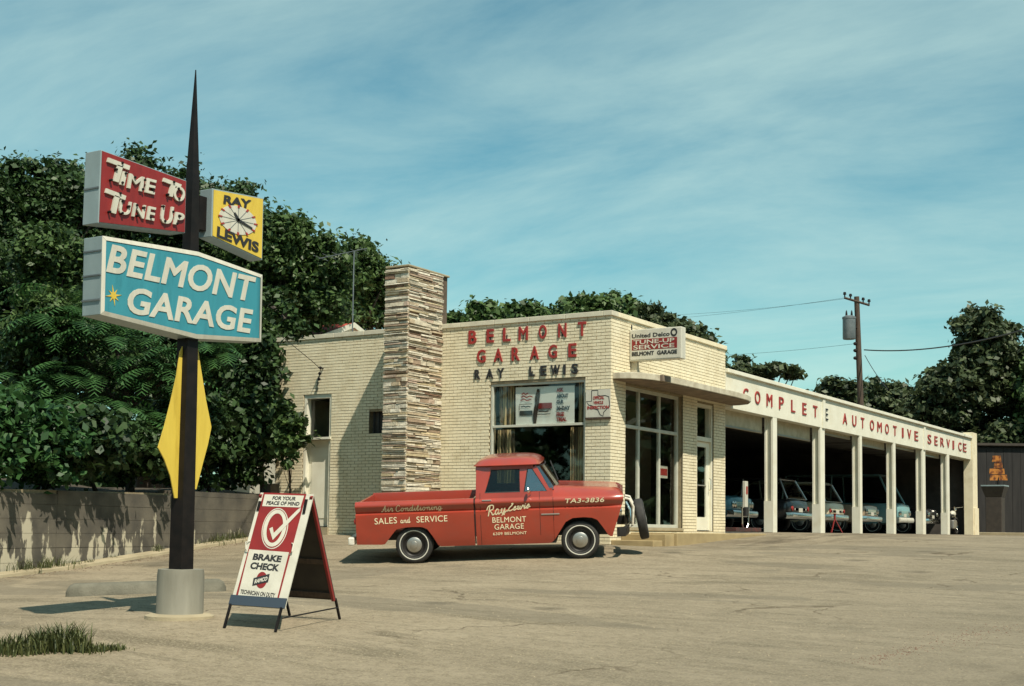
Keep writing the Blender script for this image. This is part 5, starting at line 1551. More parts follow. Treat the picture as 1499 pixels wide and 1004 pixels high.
# simple connected script: each letter a polyline in its own cell
SC = {
 'A': [[(.0, .12), (.08, .0), (.25, .15), (.5, .7), (.62, .98), (.62, .3), (.7, .02), (1.0, .2)], [(.2, .4), (.5, .46), (.85, .42)]],
 'a': [[(.6, .45), (.3, .52), (.08, .25), (.25, .02), (.55, .2), (.62, .48), (.6, .1), (.75, .02), (1.0, .2)]],
 'i': [[(.1, .2), (.4, .48), (.4, .1), (.6, .02), (1.0, .2)], [(.42, .62), (.48, .66)]],
 'r': [[(.0, .2), (.3, .5), (.38, .58), (.45, .45), (.75, .47), (.65, .12), (.8, .02), (1.0, .2)]],
 'C': [[(.75, .75), (.65, .95), (.3, .9), (.05, .5), (.15, .1), (.5, .0), (1.0, .2)]],
 'o': [[(.0, .2), (.3, .5), (.1, .2), (.35, .0), (.65, .2), (.6, .45), (.35, .5), (.65, .42), (1.0, .42)]],
 'n': [[(.0, .3), (.2, .5), (.2, .0), (.25, .3), (.5, .5), (.65, .4), (.65, .08), (.8, .02), (1.0, .2)]],
 'd': [[(.6, .45), (.3, .5), (.08, .25), (.25, .02), (.55, .2), (.75, 1.0), (.65, .1), (.8, .02), (1.0, .2)]],
 't': [[(.0, .2), (.5, .9), (.42, .1), (.6, .02), (1.0, .2)], [(.25, .62), (.8, .66)]],
 'm': [[(.0, .3), (.12, .5), (.12, .0), (.3, .48), (.42, .4), (.42, .0), (.6, .48), (.74, .4), (.74, .08), (.85, .02), (1.0, .2)]],
 'g': [[(.6, .45), (.3, .52), (.08, .25), (.25, .02), (.55, .2), (.65, .48), (.6, -.3), (.3, -.4), (.2, -.2), (1.0, .2)]],
 'R': [[(.25, .0), (.35, .95)], [(.0, .6), (.2, .95), (.7, .95), (.75, .6), (.35, .5), (.6, .3), (.75, .05), (1.0, .15)]],
 'y': [[(.0, .3), (.15, .5), (.15, .15), (.4, .02), (.62, .5), (.58, -.3), (.3, -.42), (.2, -.2), (1.0, .2)]],
 'L': [[(.45, .9), (.7, .95), (.6, .7), (.3, .4), (.2, .05), (.0, .05), (.2, .12), (.6, .0), (1.0, .2)]],
 'e': [[(.0, .2), (.5, .3), (.5, .48), (.25, .45), (.15, .15), (.4, .0), (1.0, .2)]],
 'w': [[(.0, .35), (.12, .5), (.15, .1), (.35, .05), (.45, .45), (.5, .08), (.7, .05), (.82, .48), (1.0, .42)]],
 's': [[(.0, .15), (.4, .55), (.6, .2), (.4, .0), (.15, .08), (1.0, .2)]],
 ' ': []}
WID = {'A': 1.3, 'C': 1.1, 'R': 1.4, 'L': 1.2, 'm': 1.35, 'w': 1.2, 'i': .6, 't': .7, ' ': .6, 'e': .75, 's': .8, 'r': .75}
def smooth_line(p, k=5):
    if len(p) < 3: return p
    out = []
    for i in range(len(p) - 1):
        p0 = p[max(i - 1, 0)]; p1 = p[i]; p2 = p[i + 1]; p3 = p[min(i + 2, len(p) - 1)]
        for j in range(k):
            t_ = j / k
            out.append(tuple(.5 * (2 * p1[c] + (p2[c] - p0[c]) * t_ + (2 * p0[c] - 5 * p1[c] + 4 * p2[c] - p3[c]) * t_ ** 2 + (3 * p1[c] - p0[c] - 3 * p2[c] + p3[c]) * t_ ** 3) for c in (0, 1)))
    out.append(p[-1]); return out
def script(mb, s, BL, BR, TL, r, slant=.25):
    tot = sum(WID.get(c, 1) for c in s); x = 0; st = []
    for c in s:
        w_ = WID.get(c, 1)
        for pl_ in SC[c]:
            st.append([((x + px_ * w_) / tot + slant * py_ * .06, py_) for px_, py_ in smooth_line(pl_)])
        x += w_
    stroke_text(mb, st, BL, BR, TL, r, .002)
t = Sep(); script(t, 'Air Conditioning', lp(-.547, .940, .939), lp(.53, .950, .944), lp(-.547, 1.055, .996), .0065, .3)
script(t, 'and', lp(-.215, .735, .9655), lp(-.04, .74, .9655), lp(-.215, .835, .9655), .006)
script(t, 'Ray', lp(1.30, .80, .967), lp(1.66, .86, .967), lp(1.32, .99, .992), .009)
script(t, 'Lewis', lp(1.66, .885, .975), lp(2.07, .935, .975), lp(1.70, 1.02, .994), .009)
t.build('script_lettering', M['cream_print'], TK, local=True)

# =================================================================== CARS AND TOOLS IN THE BAYS
def car(label, y, x_front, paint, tail=True, wagon=False, van=False, Lc=4.9, wd=.95, hh=1.45, trim=None, grp='vehicles parked in the service bays'):
    """car along X with the visible end at x_front, the rest reaching into the bay"""
    Mx = Matrix(((-1, 0, 0, x_front), (0, -1, 0, y), (0, 0, 1, 0.0), (0, 0, 0, 1)))
    T = thing('parked_van' if van else 'parked_car', label, 'van' if van else 'car', mat=Mx, group=grp)
    zb, zbelt = .32, (.98 if not van else 1.1)
    # lower body: rounded box sections along local x (0 = visible end)
    secs = [(0.0, .74, .62, zbelt - .22), (.06, .90, .50, zbelt - .06), (.20, .97, .42, zbelt - .01), (1.0, 1.0, zb, zbelt), (2.4, 1.0, zb, zbelt + .02), (3.8, 1.0, zb, zbelt), (Lc - .2, .97, .42, zbelt - .06), (Lc - .05, .9, .5, zbelt - .10), (Lc, .74, .6, zbelt - .2)]
    rows = []
    for x, k, z0, z1 in secs:
        w_ = wd * k; zm = (z0 + z1) / 2
        rows.append([(x, -w_ * .92, z0), (x, -w_ * .99, z0 + .1), (x, -w_, zm), (x, -w_ * .985, z1 - .12), (x, -w_ * .93, z1 - .03), (x, -w_ * .80, z1), (x, 0, z1 + .025),
                     (x, w_ * .80, z1), (x, w_ * .93, z1 - .03), (x, w_ * .985, z1 - .12), (x, w_, zm), (x, w_ * .99, z0 + .1), (x, w_ * .92, z0), (x, -w_ * .92, z0)])
    m_ = MB(); m_.grid(rows); m_.add(rows[0][:-1], [tuple(range(13))]); m_.add(rows[-1][:-1], [tuple(range(12, -1, -1))])
    m_.build('body', paint, T, local=True, smooth=45, fix=True)
    # greenhouse
    if van: st_ = [(.25, zbelt), (.75, hh), (Lc - .1, hh), (Lc - .02, zbelt)]
    elif wagon: st_ = [(.12, zbelt), (.42, hh), (Lc - 2.2, hh), (Lc - 1.45, zbelt)]
    elif tail: st_ = [(1.05, zbelt), (1.55, hh), (Lc - 2.25, hh), (Lc - 1.5, zbelt)]
    else: st_ = [(1.5, zbelt), (2.1, hh), (Lc - 1.7, hh), (Lc - 1.1, zbelt)]
    gw0, gw1 = wd * .88, wd * .68
    (xa, za_), (xb, zb_), (xc, zc_), (xd, zd_) = st_
    m_ = MB()
    c_ = lambda x, s, w_, z: (x, s * w_, z)
    m_.hexa([c_(xb - .04, -1, gw1 + .02, hh - .05), c_(xc + .04, -1, gw1 + .02, hh - .05), c_(xc + .04, 1, gw1 + .02, hh - .05), c_(xb - .04, 1, gw1 + .02, hh - .05), c_(xb + .05, -1, gw1 - .06, hh + .02), c_(xc - .05, -1, gw1 - .06, hh + .02), c_(xc - .05, 1, gw1 - .06, hh + .02), c_(xb + .05, 1, gw1 - .06, hh + .02)])
    m_.build('roof', paint, T, local=True, bevel=.03)
    for s in (-1, 1):
        for (x0, x1) in ((xa, xb), (xd, xc)):
            MB().tube([(x0, s * gw0, zbelt), (x1, s * gw1, hh - .03)], .035, 6).build('pillar', trim or paint, T, local=True)
        xm = (xb + xc) / 2
        MB().tube([(xm, s * gw0, zbelt), (xm, s * gw1, hh - .03)], .03, 6).build('pillar', trim or paint, T, local=True)
        m_ = MB(); m_.add([(xa, s * gw0, zbelt), (xd, s * gw0, zbelt), (xc, s * gw1, hh - .03), (xb, s * gw1, hh - .03)], [(0, 1, 2, 3)]); m_.build('side_glass', M['car_glass'], T, local=True)
    for (x0, x1), nm in (((xa, xb), 'end_glass'), ((xd, xc), 'end_glass')):
        m_ = MB(); m_.add([(x0, -gw0, zbelt), (x0, gw0, zbelt), (x1, gw1, hh - .03), (x1, -gw1, hh - .03)], [(0, 1, 2, 3)]); m_.build(nm, M['car_glass'], T, local=True)
    MB().tube([(xa, -gw0, zbelt + .012), (xa, gw0, zbelt + .012)], .016, 6).build('belt_trim', M['chrome'], T, local=True)
    MB().tube([(xb - .03, -gw1, hh - .04), (xb - .03, gw1, hh - .04)], .014, 6).build('belt_trim', M['chrome'], T, local=True)
    # bumper, lamps, plate
    pts = [(.12, -wd * .99), (-.06, -wd * .93), (-.10, 0), (-.06, wd * .93), (.12, wd * .99)]
    bm_ = M['chrome'] if not van else M['sign_white']
    m_ = MB(); m_.grid([[(x, y_, .40) for x, y_ in pts], [(x - .03, y_, .45) for x, y_ in pts], [(x - .03, y_, .53) for x, y_ in pts], [(x, y_, .58) for x, y_ in pts]]); m_.build('bumper', bm_, T, local=True, smooth=40)
    for s in (-1, 1):
        if tail:
            MB().lathe([(0, 0), (.075, .0), (.07, .04), (0, .055)], (.035, s * wd * .72, .70), (-1, 0, 0), 16, close=False).build('tail_lamp', M['red_letter'], T, local=True, smooth=40)
            MB().lathe([(0, 0), (.06, .0), (.055, .04), (0, .055)], (.045, s * wd * .50, .68), (-1, 0, 0), 16, close=False).build('reverse_lamp', M['sign_white'], T, local=True, smooth=40)
        else:
            for q in (.62, .80):
                MB().lathe([(.085, 0), (.09, .04), (.07, .05), (0, .065)], (.04, s * wd * q * .92, .74), (-1, 0, 0), 18, close=False).build('headlamp', M['chrome'], T, local=True, smooth=40)
    if not tail:
        for k in range(4):
            MB().box(-.005, .03, -wd * .5, wd * .5, .64 + k * .05, .66 + k * .05).build('grille_bar', M['chrome'], T, local=True)
    MB().box(-.012, .0, -.16, .16, .60, .72).build('number_plate', M['sign_white'], T, local=True)
    for x in (.95, Lc - 1.0):
        for s in (-1, 1):
            wheel(T, (x, s * wd * .86, .33), .33, .17, (0, s, 0))
    return T
P = {}
P['blue'] = mat('car_blue_paint', (0.05, 0.20, 0.26), .3, coat=.5)
P['dark'] = mat('car_dark_paint', (0.02, 0.02, 0.022), .3, coat=.5)
P['cream'] = mat('car_cream_paint', (0.62, 0.54, 0.38), .35, coat=.4)
P['tan'] = mat('car_tan_paint', (0.34, 0.26, 0.18), .3, coat=.5)
P['pale_blue'] = mat('van_pale_blue_paint', (0.17, 0.33, 0.34), .35, coat=.4)
mids = [(a + b) / 2 for a, b in bay_edges]
def front_at(px, y): return XS * y / onX(px, 760, XS).y       # where the sight line through that bay meets the car's lane
car('teal blue car with chrome bumper seen through the service bay nearest the office', mids[1], front_at(1088, mids[1]), P['blue'], tail=False, hh=1.5)
car('black station wagon with red tail lamps seen through the second bay from the office', mids[2], front_at(1172, mids[2]), P['dark'], tail=True, wagon=True, trim=M['dull_metal'], hh=1.6)
car('cream sedan with chrome bumper seen through the third bay from the office', mids[3], front_at(1226, mids[3]), P['cream'], tail=True, wagon=True, hh=1.6, trim=M['dull_metal'])
car('tan car with chrome trim seen through the fourth bay from the office', mids[4], front_at(1277, mids[4]), P['tan'], tail=False, hh=1.42)
car('pale blue panel van with white bumper seen through the fifth bay from the office', mids[5], front_at(1325, mids[5]), P['pale_blue'], tail=False, van=True, hh=2.15, Lc=4.4)
car('dark grey car seen through the sixth bay from the office', mids[6], front_at(1366, mids[6]), P['dark'], tail=False, hh=1.42)
# white measuring post with red marks and its hose stand, first bay
mp_ = thing('test_stand', 'white upright test post on a dark base in the bay nearest the office', 'test stand', (XS - .45, mids[0] - .05, 0))
yy = onX(1091, 740, XS - .45).y
MB().box(XS - .49, XS - .41, yy - .09, yy + .09, .62, 1.28).build('gauge_column', M['sign_white'], mp_, bevel=.01)
MB().box(XS - .407, XS - .403, yy - .05, yy + .05, .95, 1.15).build('red_mark', M['red_letter'], mp_)
MB().box(XS - .51, XS - .39, yy - .10, yy + .10, .40, .618).build('housing', M['rubber'], mp_, bevel=.01)
for s in (-1, 1):
    MB().tube([(XS - .45, yy + s * .22, .62), (XS - .45, yy + s * .2, .2), (XS - .45, yy + s * .10, .05)], .02, 6).build('stand_leg', M['chrome'], mp_, smooth=40)
MB().tube([(XS - .45, yy - .25, .60), (XS - .45, yy + .25, .60)], .02, 6).build('stand_bar', M['chrome'], mp_)
MB().box(XS - .75, XS - .25, yy - 1.1, yy + .6, .0, .10).build('base_plate', M['bed'], mp_, bevel=.01)
# axle stand under the third car
ax_ = thing('tripod_stand', 'small red tripod jack stand in the third bay from the office', 'jack stand', (XS - .35, mids[2] - .5, 0))
c_ = Vector((XS - .35, onX(1222, 770, XS - .35).y, .42))
for k in range(3):
    a = k * 2.1 + .4; MB().tube([c_, c_ + Vector((.22 * math.cos(a), .22 * math.sin(a), -.42))], .016, 6).build('leg', M['sign_red'], ax_)
MB().lathe([(.03, -.05), (.03, .12), (.05, .13), (.05, .15), (0, .15)], c_, (0, 0, 1), 10).build('post', M['sign_red'], ax_, smooth=40)
# motorcycle-like cart wheel in the last bay
mo = thing('motorcycle', 'motorcycle with pale wheel rim standing in the farthest bay', 'motorcycle', (XS - .7, mids[6], 0))
yc = onX(1398, 770, XS - .6).y
def ring_t(c, R, r, m, nm, n=28):
    MB().tube([c + Vector((0, R * math.cos(a), R * math.sin(a))) for a in np.linspace(0, 2 * math.pi, n)], r, 8, caps=False).build(nm, m, mo, smooth=50)
cF, cR = Vector((XS - .6, yc + .15, .34)), Vector((XS - .6, yc - 1.2, .34))
for c in (cF, cR):
    ring_t(c, .30, .045, M['tyre'], 'tyre'); ring_t(c, .255, .016, M['chrome'], 'rim')
    for k in range(6):
        a = k * math.pi / 6; d_ = Vector((0, math.cos(a), math.sin(a))) * .25
        MB().tube([c - d_, c + d_], .004, 4).build('spoke', M['chrome'], mo)
MB().tube([cF, cF + Vector((0, -.22, .62)), cF + Vector((0, -.26, .75))], .028, 8).build('fork', M['chrome'], mo, smooth=40)
MB().tube([cF + Vector((-.35, -.34, .74)), cF + Vector((0, -.26, .70)), cF + Vector((.35, -.34, .74))], .015, 6).build('handlebar', M['chrome'], mo, smooth=40)
MB().lathe([(0, -.22), (.10, -.16), (.13, 0), (.10, .16), (0, .22)], (XS - .6, yc - .38, .80), (0, 1, 0), 14, close=False).build('tank', M['sign_white'], mo, smooth=50)
MB().box(XS - .72, XS - .48, yc - 1.15, yc - .58, .70, .78).build('seat', M['rubber'], mo, bevel=.03)
MB().box(XS - .74, XS - .46, yc - .80, yc - .25, .22, .56).build('engine', M['dull_metal'], mo, bevel=.04)
for (p, q) in ((cR, (XS - .6, yc - .5, .72)), (cR, (XS - .6, yc - .6, .28)), ((XS - .6, yc - .1, .86), (XS - .6, yc - .5, .25)), ((XS - .6, yc - .1, .86), (XS - .6, yc - .9, .68))):
    MB().tube([p, q], .02, 6).build('frame_tube', M['rubber'], mo)
MB().lathe([(0, -.06), (.08, -.04), (.09, .03), (0, .05)], cF + Vector((0, -.16, .64)), (0, 1, 0), 14, close=False).build('headlamp', M['chrome'], mo, smooth=40)

# =================================================================== UTILITY POLE AND LINES
up0 = atw(1264, 600, 62); utop = atw(1247, 433, 62)
ux, uy = up0.x, up0.y
UPO = thing('utility_pole', 'leaning wooden utility pole with grey transformer behind the service bays', 'utility pole', (ux, uy, 0))
def upt(x, y): d = atw(x, y, 62); return d
base_ = atw(1267, 782, 62); base_.z = -.1
tp_ = atw(1254, 434, 62)
MB().tube([base_, tp_], [.17, .12], 12).build('shaft', M['wood'], UPO, smooth=40)
axd = Vector((.55, .83, 0))
arm0, arm1 = atw(1235, 436, 62), atw(1272, 447, 62)
MB().tube([arm0 - FW * .1, arm1 - FW * .1], .055, 4).build('crossarm', M['wood'], UPO)
for k, q in enumerate((0.02, .25, .75, .98)):
    c = arm0.lerp(arm1, q) - FW * .1
    MB().lathe([(.03, 0), (.03, .14), (.075, .15), (.06, .26), (0, .28)], c, (0, 0, 1), 10, close=False).build('insulator', M['black_steel'], UPO, smooth=40)
tc_ = atw(1243, 480, 61.7)
tr_ = MB().lathe([(0, -.52), (.27, -.52), (.29, -.48), (.29, .40), (.31, .42), (.31, .50), (.2, .56), (0, .58)], tc_, (0, 0, 1), 24, close=False).build('transformer', M['grey_metal'], UPO, smooth=35)
for s in (-1, 1):
    MB().lathe([(.05, 0), (.05, .1), (.035, .22), (0, .30)], tc_ + RT * (.12 * s) + Vector((0, 0, .54)), (0, 0, 1), 8, close=False).build('bushing', M['black_steel'], tr_, smooth=40)
MB().tube([tc_, atw(1256, 480, 62)], .07, 6).build('hanger', M['black_steel'], UPO)
for y in (503, 513, 524):
    c = atw(1252, y, 61.9); MB().lathe([(0, -.10), (.07, -.06), (.09, .04), (0, .10)], c, RT, 10, close=False).build('rack_insulator', M['black_steel'], UPO, smooth=40)
def wire(p, q, sag, r, label, nm='power_line', n=20):
    pts = []
    for k in range(n + 1):
        t_ = k / n; v = Vector(p).lerp(Vector(q), t_); v.z -= sag * 4 * t_ * (1 - t_); pts.append(v)
    o = MB().tube(pts, r, 5).build(nm, M['wire'])
    return tag(o, label, 'wire')
wire(atw(1265, 512, 61.9), atw(1500, 482, 50), .3, .028, 'thick black cable running right from the utility pole into the big tree')
wire(atw(1252, 503, 61.9), atw(930, 522, 80), .2, .007, 'thin wire running left from the middle of the utility pole')
wire(atw(1236, 436, 61.9), atw(700, 470, 100), .6, .006, 'thin wire running left from the tip of the crossarm')
wire(atw(1246, 436, 61.9), atw(760, 455, 100), .6, .006, 'faint upper wire running left from the pole top')
wire(atw(1266, 520, 61.9), atw(1300, 570, 60), .1, .016, 'slack wire dropping from the pole to the trees on its right', n=8)

# =================================================================== FAR RIGHT: dark shed and orange sign
pS = atw(1452, 700, 66)
sd0, sd1 = atw(1432, 700, 67), atw(1540, 700, 67)
shd = thing('dark_shed', 'dark grey board shed beyond the end of the service bays', 'shed', (pS.x, pS.y, 0))
zt = atw(1450, 655, 67).z
dS = (sd1 - sd0); dS.z = 0; dS.normalize(); nS = Vector((-dS.y, dS.x, 0))
s0 = Vector((sd0.x, sd0.y, 0)) - dS * 2.5
for k in range(16):
    a = s0 + dS * (k * .42); b = a + dS * .405; o_ = nS * rnd.uniform(0, .015)
    vs = [Vector((p.x, p.y, -.1)) for p in (a + o_, b + o_, b + nS * .1, a + nS * .1)] + [Vector((p.x, p.y, zt)) for p in (a + o_, b + o_, b + nS * .1, a + nS * .1)]
    MB().hexa(vs).build('board', M['shed_board'], shd)
a, b = s0, s0 + dS * 6.72
vs = [Vector((p.x, p.y, -.1)) for p in (a + nS * .11, b + nS * .11, b + nS * 4, a + nS * 4)] + [Vector((p.x, p.y, zt + .1)) for p in (a + nS * .11, b + nS * .11, b + nS * 4, a + nS * 4)]
MB().hexa(vs).build('walls', M['inner_dark'], shd)
vs = [Vector((p.x, p.y, zt + .1)) for p in (a - nS * .2, b - nS * .2, b + nS * 4.2, a + nS * 4.2)] + [Vector((p.x, p.y, zt + .22)) for p in (a - nS * .2, b - nS * .2, b + nS * 4.2, a + nS * 4.2)]
MB().hexa(vs).build('roof', M['board_dark'], shd)
og = thing('orange_sign', 'small orange cut-out sign on a post in front of the dark shed', 'sign', atw(1461, 775, 63))
mo_ = mat('orange_sign_paint', (0.42, 0.16, 0.03), .5, (0.12, 0.035, 0.012), scale=5, fac=(.45, .58))
for (x0, x1, y0, y1) in ((1452.5, 1466, 667, 676), (1455, 1468, 677, 685), (1448, 1471, 686, 694), (1449, 1475, 695, 703)):
    m_ = MB(); m_.prism([atw(x0, y1, 63), atw(x1, y1, 63), atw(x1 - 1, y0, 63), atw(x0 + 1, y0, 63)], FW * .08); m_.build('letter_block', mo_, og)
c_ = atw(1461, 705, 63.05)
gzc = gzf(c_.x, c_.y)
MB().tube([(c_.x, c_.y, gzc - .1), (c_.x, c_.y, atw(1461, 668, 63).z)], .07, 8).build('post', M['black_steel'], og)
pumpc = atw(1457, 760, 62.6)
pm = thing('fuel_pump', 'dark cabinet with pale top edge standing under the orange sign', 'pump', (pumpc.x, pumpc.y, gzf(pumpc.x, pumpc.y)))
w_ = .36; zc0 = gzf(pumpc.x, pumpc.y); zc1 = atw(1457, 712, 62.6).z
MB().box(pumpc.x - w_, pumpc.x + w_, pumpc.y - w_, pumpc.y + w_, zc0 - .1, zc1 - .5).build('body', M['board_dark'], pm, bevel=.03)
m_ = MB(); e = .52
m_.hexa([(pumpc.x - w_, pumpc.y - w_, zc1 - .5), (pumpc.x + w_, pumpc.y - w_, zc1 - .5), (pumpc.x + w_, pumpc.y + w_, zc1 - .5), (pumpc.x - w_, pumpc.y + w_, zc1 - .5), (pumpc.x - e, pumpc.y - e, zc1), (pumpc.x + e, pumpc.y - e, zc1), (pumpc.x + e, pumpc.y + e, zc1), (pumpc.x - e, pumpc.y + e, zc1)])
m_.build('hood', M['board_dark'], pm)
MB().box(pumpc.x - e, pumpc.x + e, pumpc.y - e, pumpc.y + e, zc1 + .001, zc1 + .06).build('top_edge', M['cabinet'], pm)

# =================================================================== TREES
def leaves(centres, radii, n_each, size, up=.6, elong=1.6, droop=0.0):
    """diamond leaves spread round clump centres -> numpy verts, faces"""
    C = np.repeat(np.asarray(centres, float), n_each, axis=0); Rr = np.repeat(np.asarray(radii, float), n_each)
    n = len(C)
    d = rng.normal(size=(n, 3)); d /= np.linalg.norm(d, axis=1)[:, None]
    rad = Rr * np.minimum(np.abs(rng.normal(scale=.5, size=n)), 1.15)
    P_ = C + d * rad[:, None] * np.array([1, 1, .6])
    nrm = d * .6 + rng.normal(scale=.6, size=(n, 3)) + np.array([0, 0, up]); nrm /= np.linalg.norm(nrm, axis=1)[:, None]
    a = rng.normal(size=(n, 3)); a[:, 2] -= droop
    a -= (a * nrm).sum(1)[:, None] * nrm; a /= np.linalg.norm(a, axis=1)[:, None]
    b = np.cross(nrm, a)
    s = size * rng.uniform(.5, 1.6, n)
    L = (s * elong / 2)[:, None]; Wd = (s / 2)[:, None]
    V = np.stack([P_ - a * L, P_ + b * Wd - a * L * .1 , P_ + a * L, P_ - b * Wd - a * L * .1], 1)
    V[:, 1] += nrm * Wd * .25; V[:, 3] += nrm * Wd * .25
    return V.reshape(-1, 3)
def leaf_object(name, V, m, parent=None):
    n = len(V) // 4
    me = bpy.data.meshes.new(name)
    me.vertices.add(len(V)); me.vertices.foreach_set('co', V.ravel())
    me.loops.add(n * 4); me.loops.foreach_set('vertex_index', np.arange(n * 4, dtype=np.int32))
    me.polygons.add(n); me.polygons.foreach_set('loop_start', np.arange(0, n * 4, 4, dtype=np.int32))
    me.polygons.foreach_set('loop_total', np.full(n, 4, dtype=np.int32))
    me.materials.append(m); me.update(calc_edges=True)
    o = bpy.data.objects.new(name, me)
    return link(o, parent)
def tree(label, base, lobes, n_cl, n_leaf, size, m, group, name='tree', cat='tree', clump=0.58, droop=0.0, limbs=True, trunk_r=.22):
    """lobes: list of (centre, (rx, ry, rz))"""
    T = thing(name, label, cat, base, group)
    base = Vector(base)
    cs = []; rs = []
    sub = []
    for c, r in lobes:
        c = np.array(c); r = np.array(r) * np.array([1.08, 1.08, 1.16]); k = 12
        d = rng.normal(size=(k, 3)); d /= np.linalg.norm(d, axis=1)[:, None]
        d[:, 2] = np.abs(d[:, 2]) * .9 + d[:, 2] * .1 + .15; d /= np.linalg.norm(d, axis=1)[:, None]
        sub.append((c, r * .72))
        for i in range(k):
            f_ = rng.uniform(.28, .5)
            sub.append((c + d[i] * r * (1.02 - f_) * rng.uniform(.85, 1.1), r * f_))
    vol = np.array([np.prod(l[1]) for l in sub]) ** .6; vol /= vol.sum()
    for (c, r), k in zip(sub, (vol * n_cl).astype(int) + 1):
        d = rng.normal(size=(k, 3)); d /= np.linalg.norm(d, axis=1)[:, None]
        q = rng.random(k) ** .4
        cs.append(c + d * q[:, None] * r); rs.append(clump * rng.uniform(.5, 1.3, k))
    cs = np.concatenate(cs); rs = np.concatenate(rs)
    keep = cs[:, 2] > base.z + .15
    cs, rs = cs[keep], rs[keep]
    V = leaves(cs, rs, n_leaf, size, droop=droop)
    leaf_object('crown', V, m, T)
    tb = MB()
    top = Vector(lobes[0][0])
    mid_ = base.lerp(top, .5) + Vector((rnd.uniform(-.2, .2), rnd.uniform(-.2, .2), 0))
    tb.tube([base - Vector((0, 0, .3)), base.lerp(mid_, .5), mid_, top], [trunk_r * 1.25, trunk_r, trunk_r * .8, trunk_r * .25], 8)
    tr_ = tb.build('trunk', M['bark'], T, smooth=50)
    if limbs:
        idx = rng.choice(len(cs), min(22, len(cs)), replace=False)
        for i in idx:
            e = Vector(cs[i]); s_ = mid_.lerp(top, rnd.random() * .8)
            if e.z < s_.z - .5: s_ = base.lerp(mid_, .7)
            q = s_.lerp(e, .5) + Vector((0, 0, -.15 + rnd.random() * .3))
            MB().tube([s_, q, e], [trunk_r * .35, trunk_r * .2, .02], 5).build('limb', M['bark'], tr_, smooth=50)
    return T
def crown_px(x, ytop, ybot, hw, w, depth=None):
    """one lobe that spans the given picture box at depth w"""
    c = atw(x, (ytop + ybot) / 2, w); rz_ = (ybot - ytop) / 2 * w / F; rx_ = hw * w / F
    return (tuple(c), (rx_, depth or rx_, rz_))
def foot(x, w, z=None):
    p = atw(x, 770, w); return (p.x, p.y, gzf(p.x, p.y) if z is None else z)
gL = 'dense trees behind the retaining wall'
tree('tall dark tree at the left edge behind the retaining wall', foot(40, 36, .9), [crown_px(40, 228, 470, 95, 36), crown_px(110, 245, 400, 80, 37), crown_px(20, 330, 700, 100, 35)], 399, 215, 0.091, M['leaf_a'], gL, clump=0.74)
tree('tall dark tree filling the gap behind the red and turquoise signs', foot(210, 39, 1.0), [crown_px(205, 240, 460, 95, 39), crown_px(265, 258, 430, 70, 40), crown_px(200, 400, 720, 110, 38)], 399, 215, 0.091, M['leaf_a'], gL, clump=0.74)
tree('dark tree rising just behind the yellow clock sign', foot(330, 41, 1.0), [crown_px(335, 268, 460, 60, 41), crown_px(300, 330, 720, 95, 40)], 315, 215, 0.091, M['leaf_a'], gL, clump=0.70)
tree('broad green tree between the clock sign and the office roof', foot(420, 38, .9), [crown_px(405, 312, 480, 58, 38), crown_px(470, 358, 500, 50, 38.5), crown_px(350, 420, 700, 52, 36)], 399, 215, 0.096, M['leaf_b'], gL, clump=0.66)
tree('green tree crown directly left of the stone chimney', foot(520, 43, .5), [crown_px(518, 362, 520, 58, 43), crown_px(556, 402, 520, 34, 44), crown_px(480, 400, 620, 60, 43)], 315, 215, 0.096, M['leaf_b'], gL, clump=0.66)
tree('dark backing tree far behind the signs', foot(250, 50, 1.0), [crown_px(130, 330, 740, 150, 50), crown_px(330, 360, 740, 130, 50)], 420, 215, 0.115, M['leaf_a'], gL, clump=1.0)
tree('pale green bush below the red sign at the left edge', foot(75, 30, .8), [crown_px(75, 335, 480, 55, 30), crown_px(60, 440, 640, 60, 29)], 147, 215, 0.075, M['leaf_b'], gL, clump=0.55, trunk_r=.12)
# feathery tree
def fronds(label, base, centres, m):
    T = thing('feathery_tree', label, 'tree', base)
    Vs = []
    tb = MB()
    for c, R_ in centres:
        c = Vector(c)
        for k in range(46):
            a = rnd.uniform(0, 6.28); L_ = R_ * rnd.uniform(.6, 1.1)
            s_ = c + Vector((rnd.gauss(0, R_ * .35), rnd.gauss(0, R_ * .35), rnd.gauss(0, R_ * .28)))
            dirv = Vector((math.cos(a), math.sin(a), .25))
            pts = [s_ + dirv * (L_ * t_) + Vector((0, 0, -.55 * L_ * t_ * t_)) for t_ in np.linspace(0, 1, 12)]
            for i in range(1, 12):
                t_ = (pts[i] - pts[i - 1]).normalized(); sd = t_.cross(Vector((0, 0, 1))).normalized()
                ll = .20 * math.sin(math.pi * (i / 12) ** .7) + .05
                for s in (-1, 1):
                    e = pts[i] + sd * (s * ll) + Vector((0, 0, -.05)) + t_ * .05
                    wv = t_ * .032
                    Vs += [pts[i] - wv, pts[i] + wv * .6, e + wv * .4, e - wv * .4]
    leaf_object('crown', np.array([tuple(v) for v in Vs]), m, T)
    top = Vector(centres[0][0]); b_ = Vector(base)
    tb.tube([b_ - Vector((0, 0, .3)), b_.lerp(top, .6) + Vector((.2, 0, 0)), top], [.11, .08, .03], 7)
    for c, R_ in centres[1:]:
        tb.tube([b_.lerp(top, .5), Vector(c)], [.06, .02], 6)
    tb.build('trunk', M['bark'], T, smooth=50)
fronds('feathery light green tree above the retaining wall left of the sign pole', foot(190, 29.5, .7),
       [(tuple(atw(165, 485, 28.5)), 1.15), (tuple(atw(90, 470, 28.5)), 1.0), (tuple(atw(225, 545, 28.5)), 1.0), (tuple(atw(110, 560, 28)), 1.1), (tuple(atw(180, 610, 28)), .9), (tuple(atw(300, 510, 29)), .8), (tuple(atw(60, 590, 27.5)), .9)], M['leaf_c'])
gB = 'bushes hanging over the retaining wall'
